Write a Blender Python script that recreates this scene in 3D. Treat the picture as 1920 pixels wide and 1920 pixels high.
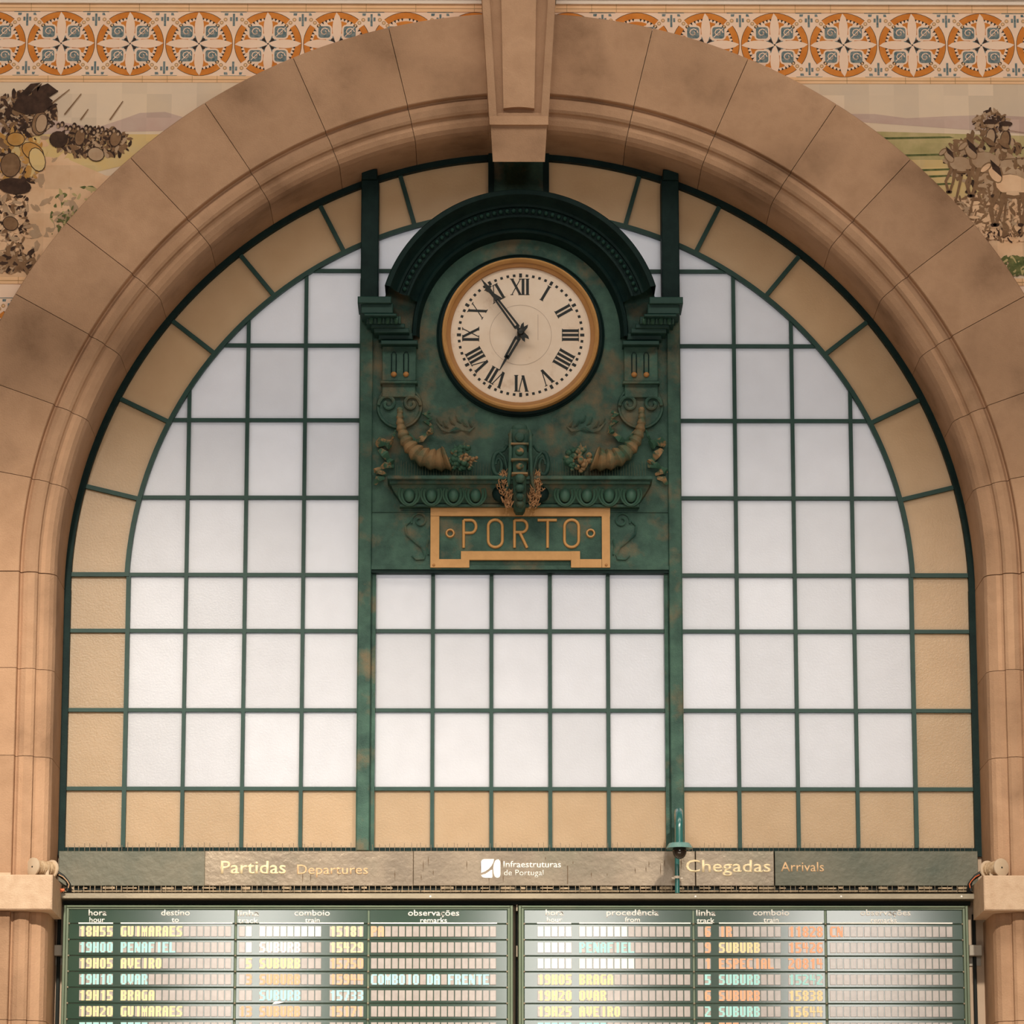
import bpy, bmesh, math, random
from math import sin, cos, pi, radians, sqrt
from mathutils import Vector
for o in list(bpy.data.objects): bpy.data.objects.remove(o)
scn = bpy.context.scene
COL = scn.collection

# ------------------------------------------------------------------ camera
FPX = 7330.0
CAM = Vector((-0.19, -21.5, 1.6)); TGT = Vector((-0.045, 0.0, 6.25))
DIR = (TGT - CAM).normalized(); RGT = DIR.cross(Vector((0, 0, 1))).normalized(); UPV = RGT.cross(DIR)
cd = bpy.data.cameras.new('camera'); cam = bpy.data.objects.new('camera', cd); COL.objects.link(cam)
cam.location = CAM; cam.rotation_euler = DIR.to_track_quat('-Z', 'Y').to_euler()
cd.lens = 36.0 * FPX / 1920; cd.sensor_width = 36; cd.clip_end = 200
scn.camera = cam

# ------------------------------------------------------------------ world, lights, exposure
scn.view_settings.view_transform = 'Standard'; scn.view_settings.look = 'None'
scn.view_settings.gamma = 1; scn.view_settings.use_curve_mapping = False
scn.view_settings.exposure = -0.1
w = bpy.data.worlds.new('overcast'); scn.world = w; w.use_nodes = True
wn = w.node_tree; wn.nodes.clear()
bg = wn.nodes.new('ShaderNodeBackground'); wo = wn.nodes.new('ShaderNodeOutputWorld')
bg.inputs[0].default_value = (0.95, 0.965, 1.0, 1); bg.inputs[1].default_value = 2.1
wn.links.new(bg.outputs[0], wo.inputs[0])

def area(name, loc, size, power, col, target, shape='RECTANGLE', spread=180):
    l = bpy.data.lights.new(name, 'AREA'); l.energy = power; l.color = col; l.shape = shape
    l.size = size[0]; l.size_y = size[1]; l.spread = radians(spread)
    o = bpy.data.objects.new(name, l); COL.objects.link(o); o.location = loc
    o.rotation_euler = (Vector(target) - Vector(loc)).to_track_quat('-Z', 'Y').to_euler(); return o
# daylight through the three tall windows of the entrance facade, behind the camera
for i, x in enumerate((-3.1, 0.75, 4.2)):
    area('facade_window_light', (x, -26.3, 6.9), (1.6, 3.8), 235, (1.0, 0.95, 0.88), (x, 0, 6.2))
# added low fill, standing in for light bounced up by the pale floor
area('floor_bounce_fill', (0.0, -7.5, 0.5), (7.0, 3.0), 125, (1.0, 0.86, 0.68), (0, 0, 3.2))
# added overhead key light, above and in front of the window wall
area('overhead_key', (0.0, -5.0, 11.8), (14.0, 3.2), 540, (1.0, 0.90, 0.76), (0, -.4, 5.0))
# added spots standing in for a sun beam on the lower wall
def spot(loc, tgt, power, size, col, blend=1.0, rad=0.18):
    l = bpy.data.lights.new('sunbeam_spot', 'SPOT'); l.energy = power; l.spot_size = radians(size); l.spot_blend = blend
    l.color = col; l.shadow_soft_size = rad
    o = bpy.data.objects.new('sunbeam_spot', l); COL.objects.link(o); o.location = loc
    o.rotation_euler = (Vector(tgt) - Vector(loc)).to_track_quat('-Z', 'Y').to_euler()
spot((-2.6, -10.0, 9.2), (-2.2, 0, 2.8), 6000, 40, (1.0, 0.885, 0.73))
spot((2.4, -10.0, 9.2), (1.3, 0, 2.8), 3900, 40, (1.0, 0.885, 0.73))

# ------------------------------------------------------------------ helpers
def at(px, py, Y=0.0):
    v = DIR * FPX + RGT * (px - 960) - UPV * (py - 960)
    p = CAM + v * ((Y - CAM.y) / v.y)
    return p.x, p.z

def wloc(o):
    v = Vector((0, 0, 0))
    while o is not None: v += o.location; o = o.parent
    return v
class MB:
    def __init__(s): s.v = []; s.f = []; s.m = []; s.mi = 0
    def add(s, vs, fs):
        b = len(s.v); s.v += [tuple(q) for q in vs]
        for f in fs: s.f.append(tuple(b + i for i in f)); s.m.append(s.mi)
    def box(s, x0, x1, y0, y1, z0, z1, bev=0.0):
        if bev <= 0:
            s.add([(x, y, z) for x in (x0, x1) for y in (y0, y1) for z in (z0, z1)],
                  [(0, 1, 3, 2), (4, 6, 7, 5), (0, 4, 5, 1), (2, 3, 7, 6), (0, 2, 6, 4), (1, 5, 7, 3)])
        else:
            x0, x1 = min(x0, x1), max(x0, x1); z0, z1 = min(z0, z1), max(z0, z1); y0, y1 = min(y0, y1), max(y0, y1)
            b = bev; P = []
            for (y, d) in ((y0, b), (y0 + b, 0), (y1, 0)):
                P += [(x0 + d, y, z0 + d), (x1 - d, y, z0 + d), (x1 - d, y, z1 - d), (x0 + d, y, z1 - d)]
            F = [(0, 1, 2, 3), (11, 10, 9, 8)]
            for k in (0, 4):
                for i in range(4): F.append((k + i, k + 4 + i, k + 4 + (i + 1) % 4, k + (i + 1) % 4))
            s.add(P, F)
    def pbox(s, x0, y0, x1, y1, Y0, Y1, bev=0.0):
        a = at(x0, y0, Y0); b = at(x1, y1, Y0)
        s.box(min(a[0], b[0]), max(a[0], b[0]), Y0, Y1, min(a[1], b[1]), max(a[1], b[1]), bev)
    def prism(s, poly, y0, y1):
        n = len(poly)
        s.add([(x, y0, z) for x, z in poly] + [(x, y1, z) for x, z in poly],
              [tuple(range(n)), tuple(range(2 * n - 1, n - 1, -1))] + [(i, i + n, (i + 1) % n + n, (i + 1) % n) for i in range(n)])
    def flat(s, poly, y):
        s.add([(x, y, z) for x, z in poly], [tuple(range(len(poly)))])
    def ring(s, prof, a0, a1, n, cx, cz, closed=False, sx=1.0, sz=1.0):
        full = abs(a1 - a0) >= 359.9; m = len(prof); V = []; k = n if full else n + 1
        for i in range(k):
            a = radians(a0 + (a1 - a0) * i / n)
            for r, y in prof: V.append((cx + r * cos(a) * sx, y, cz + r * sin(a) * sz))
        F = []
        for i in range(n):
            j = (i + 1) % k
            for q in range(m if closed else m - 1):
                F.append((i * m + q, i * m + (q + 1) % m, j * m + (q + 1) % m, j * m + q))
        if closed and not full: F += [tuple(range(m)), tuple(range((k - 1) * m, k * m))[::-1]]
        s.add(V, F)
    def tube(s, pts, rad, n=8, flat=1.0):
        pts = [Vector(p) for p in pts]; N = len(pts)
        if not isinstance(rad, (list, tuple)): rad = [rad] * N
        V = []; prev = None
        for i, p in enumerate(pts):
            t = (pts[min(i + 1, N - 1)] - pts[max(i - 1, 0)])
            t = t.normalized() if t.length > 1e-9 else Vector((0, 0, 1))
            a = Vector((0, 1, 0)) if abs(t.y) < 0.9 else Vector((1, 0, 0))
            if prev is not None: a = prev
            u = (a - t * a.dot(t)); u = u.normalized() if u.length > 1e-6 else Vector((1, 0, 0)); prev = u; v2 = t.cross(u)
            for k in range(n):
                an = 2 * pi * k / n; V.append(p + u * (cos(an) * rad[i] * flat) + v2 * (sin(an) * rad[i]))
        F = [(i * n + k, i * n + (k + 1) % n, (i + 1) * n + (k + 1) % n, (i + 1) * n + k) for i in range(N - 1) for k in range(n)]
        F += [tuple(range(n))[::-1], tuple(range((N - 1) * n, N * n))]
        s.add(V, F)
    def ball(s, c, rx, ry=None, rz=None, n=10, m=7):
        ry = ry or rx; rz = rz or rx; V = [(c[0], c[1], c[2] + rz)]
        for i in range(1, m):
            t = pi * i / m
            for k in range(n):
                a = 2 * pi * k / n; V.append((c[0] + rx * sin(t) * cos(a), c[1] + ry * sin(t) * sin(a), c[2] + rz * cos(t)))
        V.append((c[0], c[1], c[2] - rz)); L = len(V) - 1
        F = [(0, 1 + k, 1 + (k + 1) % n) for k in range(n)]
        for i in range(m - 2):
            for k in range(n): F.append((1 + i * n + k, 1 + (i + 1) * n + k, 1 + (i + 1) * n + (k + 1) % n, 1 + i * n + (k + 1) % n))
        F += [(L, 1 + (m - 2) * n + (k + 1) % n, 1 + (m - 2) * n + k) for k in range(n)]
        s.add(V, F)
    def obj(s, name, mats, parent=None, smooth=False, label=None, org=None, **kw):
        me = bpy.data.meshes.new(name)
        if org is None: org = (0, 0, 0)
        me.from_pydata([(x - org[0], y - org[1], z - org[2]) for x, y, z in s.v], [], s.f)
        if not isinstance(mats, (list, tuple)): mats = [mats]
        for q in mats: me.materials.append(q)
        for p, mi in zip(me.polygons, s.m): p.material_index = mi
        bm = bmesh.new(); bm.from_mesh(me); bmesh.ops.recalc_face_normals(bm, faces=bm.faces); bm.to_mesh(me); bm.free()
        if smooth:
            me.polygons.foreach_set('use_smooth', [True] * len(me.polygons)); me.set_sharp_from_angle(angle=radians(smooth if smooth is not True else 40))
        o = bpy.data.objects.new(name, me); COL.objects.link(o); o.location = org
        if parent is not None:
            o.parent = parent; o.location = Vector(org) - wloc(parent)
        if label: o['label'] = label
        for k, v in kw.items(): o[k] = v
        return o

def thing(name, label, cat, loc=(0, 0, 0), group=None):
    o = bpy.data.objects.new(name, None); COL.objects.link(o); o.location = loc; o.empty_display_size = 0.1
    o['label'] = label; o['category'] = cat
    if group: o['group'] = group
    return o

def srgb(r, g, b):
    f = lambda c: (c / 255 / 12.92) if c / 255 <= 0.04045 else ((c / 255 + 0.055) / 1.055) ** 2.4
    return (f(r), f(g), f(b), 1)

def mat(name, c1, c2=None, scale=4.0, rough=0.7, bump=0.0, bscale=60.0, metal=0.0, island=0.0, spec=0.4, c3=None, s3=1.5, t3=(0.55, 0.75), coat=0.0, detail=6, stretch=None, rvar=None):
    m = bpy.data.materials.new(name); m.use_nodes = True; nt = m.node_tree; N = nt.nodes; L = nt.links
    b = N['Principled BSDF']; b.inputs['Roughness'].default_value = rough; b.inputs['Metallic'].default_value = metal
    b.inputs['Specular IOR Level'].default_value = spec; b.inputs['Coat Weight'].default_value = coat
    b.inputs['Coat Roughness'].default_value = 0.15
    geo = N.new('ShaderNodeNewGeometry'); vec = geo.outputs['Position']
    if stretch:
        mp = N.new('ShaderNodeMapping'); mp.inputs['Scale'].default_value = stretch; L.new(vec, mp.inputs[0]); vec = mp.outputs[0]
    out = None
    def noise(sc, det=detail, ro=0.6):
        n = N.new('ShaderNodeTexNoise'); n.inputs['Scale'].default_value = sc; n.inputs['Detail'].default_value = det
        n.inputs['Roughness'].default_value = ro; L.new(vec, n.inputs['Vector']); return n.outputs['Fac']
    def mix(f, a, c):
        x = N.new('ShaderNodeMix'); x.data_type = 'RGBA'; L.new(f, x.inputs[0])
        for sck, v in ((x.inputs[6], a), (x.inputs[7], c)):
            if isinstance(v, tuple): sck.default_value = v
            else: L.new(v, sck)
        return x.outputs[2]
    def ramp(f, a, c):
        r = N.new('ShaderNodeMapRange'); r.inputs[1].default_value = a; r.inputs[2].default_value = c; L.new(f, r.inputs[0]); return r.outputs[0]
    if c2: out = mix(ramp(noise(scale), 0.3, 0.7), c1, c2)
    if c3: out = mix(ramp(noise(s3), t3[0], t3[1]), out if out is not None else c1, c3)
    if island:
        h = N.new('ShaderNodeHueSaturation'); r = N.new('ShaderNodeMapRange'); L.new(geo.outputs['Random Per Island'], r.inputs[0])
        r.inputs[3].default_value = 1 - island; r.inputs[4].default_value = 1 + island; L.new(r.outputs[0], h.inputs['Value'])
        if out is not None: L.new(out, h.inputs['Color'])
        else: h.inputs['Color'].default_value = c1
        out = h.outputs[0]
    if out is not None: L.new(out, b.inputs['Base Color'])
    else: b.inputs['Base Color'].default_value = c1
    if rvar: L.new(ramp2(N, L, noise(rvar[2]), rvar[0], rvar[1]), b.inputs['Roughness'])
    if bump:
        bp = N.new('ShaderNodeBump'); bp.inputs['Strength'].default_value = bump; bp.inputs['Distance'].default_value = 0.01
        L.new(noise(bscale, 5), bp.inputs['Height']); L.new(bp.outputs[0], b.inputs['Normal'])
    return m
def ramp2(N, L, f, a, c):
    r = N.new('ShaderNodeMapRange'); r.inputs[1].default_value = 0.3; r.inputs[2].default_value = 0.7
    r.inputs[3].default_value = a; r.inputs[4].default_value = c; L.new(f, r.inputs[0]); return r.outputs[0]

def glassmat(name, c1, c2, trans=0.6, island=0.05, tint=None):
    m = bpy.data.materials.new(name); m.use_nodes = True; nt = m.node_tree; N = nt.nodes; L = nt.links
    N.remove(N['Principled BSDF']); out = N['Material Output']
    geo = N.new('ShaderNodeNewGeometry')
    n = N.new('ShaderNodeTexNoise'); n.inputs['Scale'].default_value = 7; n.inputs['Detail'].default_value = 5; L.new(geo.outputs['Position'], n.inputs['Vector'])
    n2 = N.new('ShaderNodeTexNoise'); n2.inputs['Scale'].default_value = 120; n2.inputs['Detail'].default_value = 2; L.new(geo.outputs['Position'], n2.inputs['Vector'])
    mx = N.new('ShaderNodeMix'); mx.data_type = 'RGBA'; L.new(n.outputs['Fac'], mx.inputs[0]); mx.inputs[6].default_value = c1; mx.inputs[7].default_value = c2
    h = N.new('ShaderNodeHueSaturation'); r = N.new('ShaderNodeMapRange'); L.new(geo.outputs['Random Per Island'], r.inputs[0])
    r.inputs[3].default_value = 1 - island; r.inputs[4].default_value = 1 + island; L.new(r.outputs[0], h.inputs['Value']); L.new(mx.outputs[2], h.inputs['Color'])
    t = N.new('ShaderNodeBsdfTranslucent'); d = N.new('ShaderNodeBsdfDiffuse'); g = N.new('ShaderNodeBsdfGlossy'); g.inputs['Roughness'].default_value = 0.35
    L.new(h.outputs[0], t.inputs[0]); L.new(h.outputs[0], d.inputs[0])
    bp = N.new('ShaderNodeBump'); bp.inputs['Strength'].default_value = 0.25; bp.inputs['Distance'].default_value = 0.004; L.new(n2.outputs['Fac'], bp.inputs['Height'])
    for q in (d, g): L.new(bp.outputs[0], q.inputs['Normal'])
    m1 = N.new('ShaderNodeMixShader'); m1.inputs[0].default_value = trans; L.new(d.outputs[0], m1.inputs[1]); L.new(t.outputs[0], m1.inputs[2])
    m2 = N.new('ShaderNodeMixShader'); m2.inputs[0].default_value = 0.03; L.new(m1.outputs[0], m2.inputs[1]); L.new(g.outputs[0], m2.inputs[2])
    L.new(m2.outputs[0], out.inputs[0]); return m

S_STONE = mat('warm_granite', (0.45, 0.275, 0.170, 1), (0.60, 0.38, 0.245, 1), 3.8, 0.9, 0.4, 110, island=0.11, c3=(0.25, 0.145, 0.085, 1), s3=1.9, t3=(0.48, 0.72), spec=0.2)
S_STONE2 = mat('corbel_granite', (0.60, 0.42, 0.29, 1), (0.72, 0.54, 0.39, 1), 22.0, 0.9, 0.5, 120, spec=0.2)
S_PLASTER = mat('pale_plaster', (0.85, 0.74, 0.64, 1), (0.90, 0.79, 0.70, 1), 5, 0.8)
HALL = mat('hall_plaster', (0.26, 0.19, 0.13, 1), (0.30, 0.22, 0.15, 1), 2, 0.8)
S_WALL = mat('wall_masonry', (0.55, 0.42, 0.31, 1), (0.62, 0.48, 0.36, 1), 4, 0.8)
IRON = mat('green_painted_iron', (0.014, 0.056, 0.046, 1), (0.06, 0.145, 0.11, 1), 9, 0.55, 0.35, 160, c3=(0.20, 0.14, 0.075, 1), s3=5.0, t3=(0.51, 0.74), spec=0.35)
IRON_SHADED = mat('shaded_green_iron', (0.003, 0.015, 0.016, 1), (0.008, 0.028, 0.026, 1), 12, 0.6, 0.15, 120, spec=0.15)  # darker copy of the green paint, standing in for shade
IRON_BAR = mat('glazing_bar_paint', (0.010, 0.046, 0.040, 1), (0.018, 0.065, 0.054, 1), 12, 0.5, spec=0.3)
IRON_HORN = mat('weathered_bronze_green', (0.05, 0.14, 0.095, 1), (0.25, 0.155, 0.075, 1), 14, 0.6, 0.3, 160, c3=(0.34, 0.22, 0.11, 1), s3=9, t3=(0.42, 0.6), spec=0.3)
IRON_RUST = mat('rusty_green_iron', (0.03, 0.09, 0.06, 1), (0.06, 0.15, 0.10, 1), 12, 0.65, 0.3, 120, spec=0.3, c3=(0.36, 0.22, 0.11, 1), s3=16, t3=(0.50, 0.60))
GOLD = mat('ochre_gold_paint', (0.55, 0.29, 0.095, 1), (0.66, 0.36, 0.13, 1), 12, 0.5, 0.1, 90, spec=0.4)
GOLD_D = mat('brown_gold_paint', (0.40, 0.185, 0.055, 1), (0.48, 0.23, 0.075, 1), 10, 0.5, spec=0.4)
DIAL = mat('enamel_dial', (0.88, 0.71, 0.56, 1), (0.96, 0.82, 0.69, 1), 6, 0.55, c3=(0.70, 0.50, 0.36, 1), s3=9, t3=(0.6, 0.8))
BLACK = mat('black_enamel', (0.010, 0.014, 0.014, 1), rough=0.4)
LINE = mat('dial_line', (0.5, 0.38, 0.29, 1), rough=0.6)
G_WHITE = glassmat('frosted_white_glass', (0.84, 0.84, 0.86, 1), (0.93, 0.93, 0.95, 1), 0.68, 0.04)
G_AMBER = glassmat('amber_glass', (0.67, 0.50, 0.315, 1), (0.77, 0.605, 0.42, 1), 0.58, 0.05)
SIGN = mat('weathered_bronze_sheet', (0.15, 0.115, 0.08, 1), (0.30, 0.235, 0.165, 1), 2.4, 0.3, 0.25, 25, metal=0.25, spec=0.6, c3=(0.17, 0.15, 0.10, 1), s3=2.0, t3=(0.52, 0.75))
SIGN_G = mat('green_bronze_sheet', (0.055, 0.07, 0.05, 1), (0.15, 0.135, 0.095, 1), 2.5, 0.45, 0.2, 25, metal=0.2, spec=0.5)
LEDGE = mat('bronze_ledge', (0.22, 0.19, 0.14, 1), (0.34, 0.29, 0.21, 1), 3, 0.4, 0.1, 40, metal=0.3)
NET = mat('pale_netting', (0.55, 0.42, 0.28, 1), (0.15, 0.12, 0.08, 1), 30, 0.8)
DARK = mat('dark_metal_and_shade', (0.015, 0.02, 0.018, 1), rough=0.8)  # near-black metal, also stands in for shade in gaps
BOARD = mat('green_acrylic', (0.022, 0.055, 0.036, 1), (0.034, 0.07, 0.045, 1), 2, 0.10, spec=0.85)
BOARD_F = mat('green_board_frame', (0.10, 0.15, 0.095, 1), (0.15, 0.18, 0.12, 1), 6, 0.35, metal=0.3, spec=0.6)
FLAP = mat('grey_flap', (0.38, 0.34, 0.32, 1), (0.46, 0.41, 0.39, 1), 30, 0.14, island=0.06, spec=0.6)
T_CREAM = mat('cream_print', (0.90, 0.74, 0.42, 1), rough=0.5)
T_CYAN = mat('pale_cyan_print', (0.42, 0.80, 0.80, 1), rough=0.5)
T_ORANGE = mat('pale_orange_print', (0.92, 0.46, 0.28, 1), rough=0.5)
T_WHITE = mat('white_lettering', (0.95, 0.94, 0.90, 1), rough=0.5)
T_SIGN = mat('cream_lettering', (0.95, 0.78, 0.50, 1), rough=0.5)
T_SIGN2 = mat('tan_lettering', (0.78, 0.52, 0.30, 1), rough=0.5)
TL_CREAM = mat('tile_cream', (0.92, 0.66, 0.50, 1), (0.96, 0.72, 0.56, 1), 8, 0.6, spec=.15)
TL_ORANGE = mat('tile_orange', (0.62, 0.19, 0.025, 1), (0.74, 0.27, 0.05, 1), 14, 0.6, spec=.15)
TL_DARK = mat('tile_dark', (0.05, 0.035, 0.03, 1), rough=0.6, spec=.1)
TL_BLUE = mat('tile_slate_blue', (0.05, 0.12, 0.15, 1), (0.30, 0.33, 0.32, 1), 45, 0.6, spec=.1)
TL_BEIGE = mat('tile_beige', (0.86, 0.53, 0.29, 1), (0.92, 0.60, 0.36, 1), 10, 0.6, spec=.15)
TL_LINE = mat('tile_ochre_line', (0.52, 0.30, 0.13, 1), rough=0.4)

# ------------------------------------------------------------------ structure: the hall
ZC = 5.795
def structure(mb, name, m, **k): return mb.obj(name, m, kind='structure', **k)
HX, HY, HZ = 11.0, -27.0, 12.0
b = MB(); b.box(-HX, HX, HY, 0.1, -0.2, 0); structure(b, 'floor', mat('pale_floor', (0.55, 0.45, 0.34, 1), (0.62, 0.52, 0.40, 1), 1.5, 0.35))
b = MB(); b.box(-HX, HX, HY, 0.1, HZ, HZ + .2); structure(b, 'ceiling', HALL)
b = MB(); b.box(-HX - .2, -HX, HY, 0.1, 0, HZ); structure(b, 'wall_left', HALL)
b = MB(); b.box(HX, HX + .2, HY, 0.1, 0, HZ); structure(b, 'wall_right', HALL)
b = MB(); b.box(-HX, HX, HY - .2, HY, 0, HZ); structure(b, 'wall_rear', HALL)
# front wall with the arched opening
b = MB(); WR = 2.72; y0, y1 = -0.50, 0.12
n = 48
for i in range(n):
    a, c = pi * i / n, pi * (i + 1) / n
    def outp(t):
        k = min(HX / max(abs(cos(t)), 1e-6), (HZ - ZC) / max(sin(t), 1e-6)); return (k * cos(t), ZC + k * sin(t))
    b.prism([(WR * cos(a), ZC + WR * sin(a)), (WR * cos(c), ZC + WR * sin(c)), outp(c), outp(a)], y0, y1)
t = math.atan2(HZ - ZC, HX)
for s in (-1, 1):
    b.prism([outp(t) if s > 0 else outp(pi - t), (s * HX, HZ), (s * HX, HZ - .3)], y0, y1)
    b.box(min(s * WR, s * HX), max(s * WR, s * HX), y0, y1, 0, ZC)
b.box(-WR, WR, -0.02, 0.12, 0, 4.30)
structure(b, 'wall_back', S_WALL)
# unseen canopy slab, set low to darken the top panes, and the platform
b = MB(); b.box(-9, 9, 0.52, 9.0, 8.50, 8.75); structure(b, 'canopy_shade_slab', mat('shade_slab_dark', (.10, .09, .075, 1), rough=.8))
b = MB(); b.box(-14, 14, 0.12, 22, -0.2, 0); structure(b, 'floor_platform', mat('platform_paving', (0.28, 0.27, 0.26, 1), rough=0.8))

# arch stones
PROF = [(3.21, -.49), (3.21, -.560), (3.205, -.565), (2.742, -.565), (2.738, -.561), (2.735, -.525), (2.728, -.522), (2.715, -.535), (2.69, -.545), (2.655, -.541),
        (2.641, -.530), (2.637, -.510), (2.626, -.502), (2.604, -.502), (2.578, -.490), (2.558, -.468), (2.549, -.440), (2.546, -.428), (2.546, .50), (2.80, .50), (2.80, .125), (2.70, .11), (2.70, -.49)]  # outer reveal runs on past the wall to shade the pane edges
J = [-1, 11.0, 20, 29.2, 38, 47.2, 56.5, 66.5, 76.6, 87.6, 91.9, 103.4, 113.5, 123.5, 132.8, 142, 150.8, 160, 169, 181]
b = MB()
for a0, a1 in zip(J[:-1], J[1:]):
    if a0 == -1: a0 = 0.0
    if a1 == 181: a1 = 180.0
    if a0 == 87.6: continue
    g = 0.034
    b.ring(PROF, a0 + g, a1 - g, 8, 0, ZC, closed=True)
b.ring([(3.20, -.49), (2.56, -.41), (2.552, .10), (3.20, .10)], 87.0, 92.5, 4, 0, ZC, closed=True)
arch = structure(b, 'trim_1', S_STONE, smooth=14, label='round stone arch of joined voussoirs around the window')
b = MB()
def jambseg(z0, z1, s):
    P = [(s * r, y) for r, y in PROF]; n = len(P)
    b.add([(x, y, z0) for x, y in P] + [(x, y, z1) for x, y in P], [tuple(range(n)), tuple(range(n, 2 * n))[::-1]] + [(i, (i + 1) % n, (i + 1) % n + n, i + n) for i in range(n)])
for s in (-1, 1):
    zs = [5.793, 5.26, 4.78, 4.127]
    for za, zb in zip(zs[:-1], zs[1:]): jambseg(zb + .0015, za - .0015, s)
    for za, zb in ((3.937, 3.36), (3.357, 2.4), (2.397, 1.2), (1.197, 0.0)): jambseg(zb, za, s)
structure(b, 'trim_2', S_STONE, smooth=14)
# corbels (imposts) at the foot of the jambs
random.seed(3)
for s, nm in ((-1, 'trim_3'), (1, 'trim_4')):
    b = MB(); b.box(*sorted((s * 3.6, s * (2.507 if s < 0 else 2.478))), -.625, -.15, 3.938, 4.126, 0.006)
    if s < 0: b.box(-3.6, -2.735, -.60, -.5, 4.126, 4.14)
    structure(b, nm, S_STONE2)
# keystone
b = MB()
def kx(z, Y=-.75):  # half widths of the tapering keystone
    return 0.150 + (z - 8.08) * (0.205 - 0.150) / (9.02 - 8.08)
CX = -0.012
def kbox(z0, z1, yf, yb, ins=0.0):
    a, c = kx(z0) - ins, kx(z1) - ins
    b.add([(CX - a, yf, z0), (CX + a, yf, z0), (CX + c, yf, z1), (CX - c, yf, z1), (CX - a, yb, z0), (CX + a, yb, z0), (CX + c, yb, z1), (CX - c, yb, z1)],
          [(0, 1, 2, 3), (4, 7, 6, 5), (0, 4, 5, 1), (2, 6, 7, 3), (1, 5, 6, 2), (0, 3, 7, 4)])
ztop = 9.6
kbox(8.345, ztop, -.70, .08); kbox(8.30, 8.345, -.70, -.42)
for sg in (-1, 1):   # raised borders
    for (za, zb) in ((8.30, ztop),):
        a, c = kx(za), kx(zb); t_ = 0.042
        b.prism([(CX + sg * a, za), (CX + sg * (a - t_), za), (CX + sg * (c - t_), zb), (CX + sg * c, zb)], -.75, -.70)
b.prism([(CX - kx(8.30), 8.285), (CX + kx(8.30), 8.285), (CX + kx(8.30), 8.335), (CX - kx(8.30), 8.335)], -.757, -.69)
# central raised field with a curved tongue
pts = [(CX - .108, ztop), (CX - .086, 8.385)]
for i in range(9): tt = i / 8; pts.append((CX - .086 + .172 * tt, 8.385 + .008 * sin(pi * tt)))
pts.append((CX + .108, ztop)); b.prism(pts, -.742, -.70)
# lower concave block
prof = [(8.36, -.735), (8.285, -.735), (8.25, -.725), (8.18, -.712), (8.11, -.712), (8.082, -.718)]
V = []; F = []
for z, y in prof:
    a = kx(z) - .006; zb_ = max(z, 8.345); V += [(CX - a, y, z), (CX + a, y, z), (CX + a, -.42, zb_), (CX - a, -.42, zb_)]
for i in range(len(prof) - 1):
    for k in range(4): F.append((i * 4 + k, i * 4 + (k + 1) % 4, i * 4 + 4 + (k + 1) % 4, i * 4 + 4 + k))
F += [(0, 3, 2, 1), tuple(range(len(V) - 4, len(V)))]
b.add(V, F)
structure(b, 'trim_5', S_STONE, smooth=30)
# plaster cornice above the tiles
for s, nm in ((-1, 'trim_6'), (1, 'trim_7')):
    b = MB(); x0, x1 = sorted((s * 4.2, s * .2))
    b.box(x0, x1, -.53, -.5, 9.072, 9.10); b.box(x0, x1, -.55, -.5, 9.10, 9.16); b.box(x0, x1, -.60, -.5, 9.16, 9.6)
    structure(b, nm, S_PLASTER)

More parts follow.
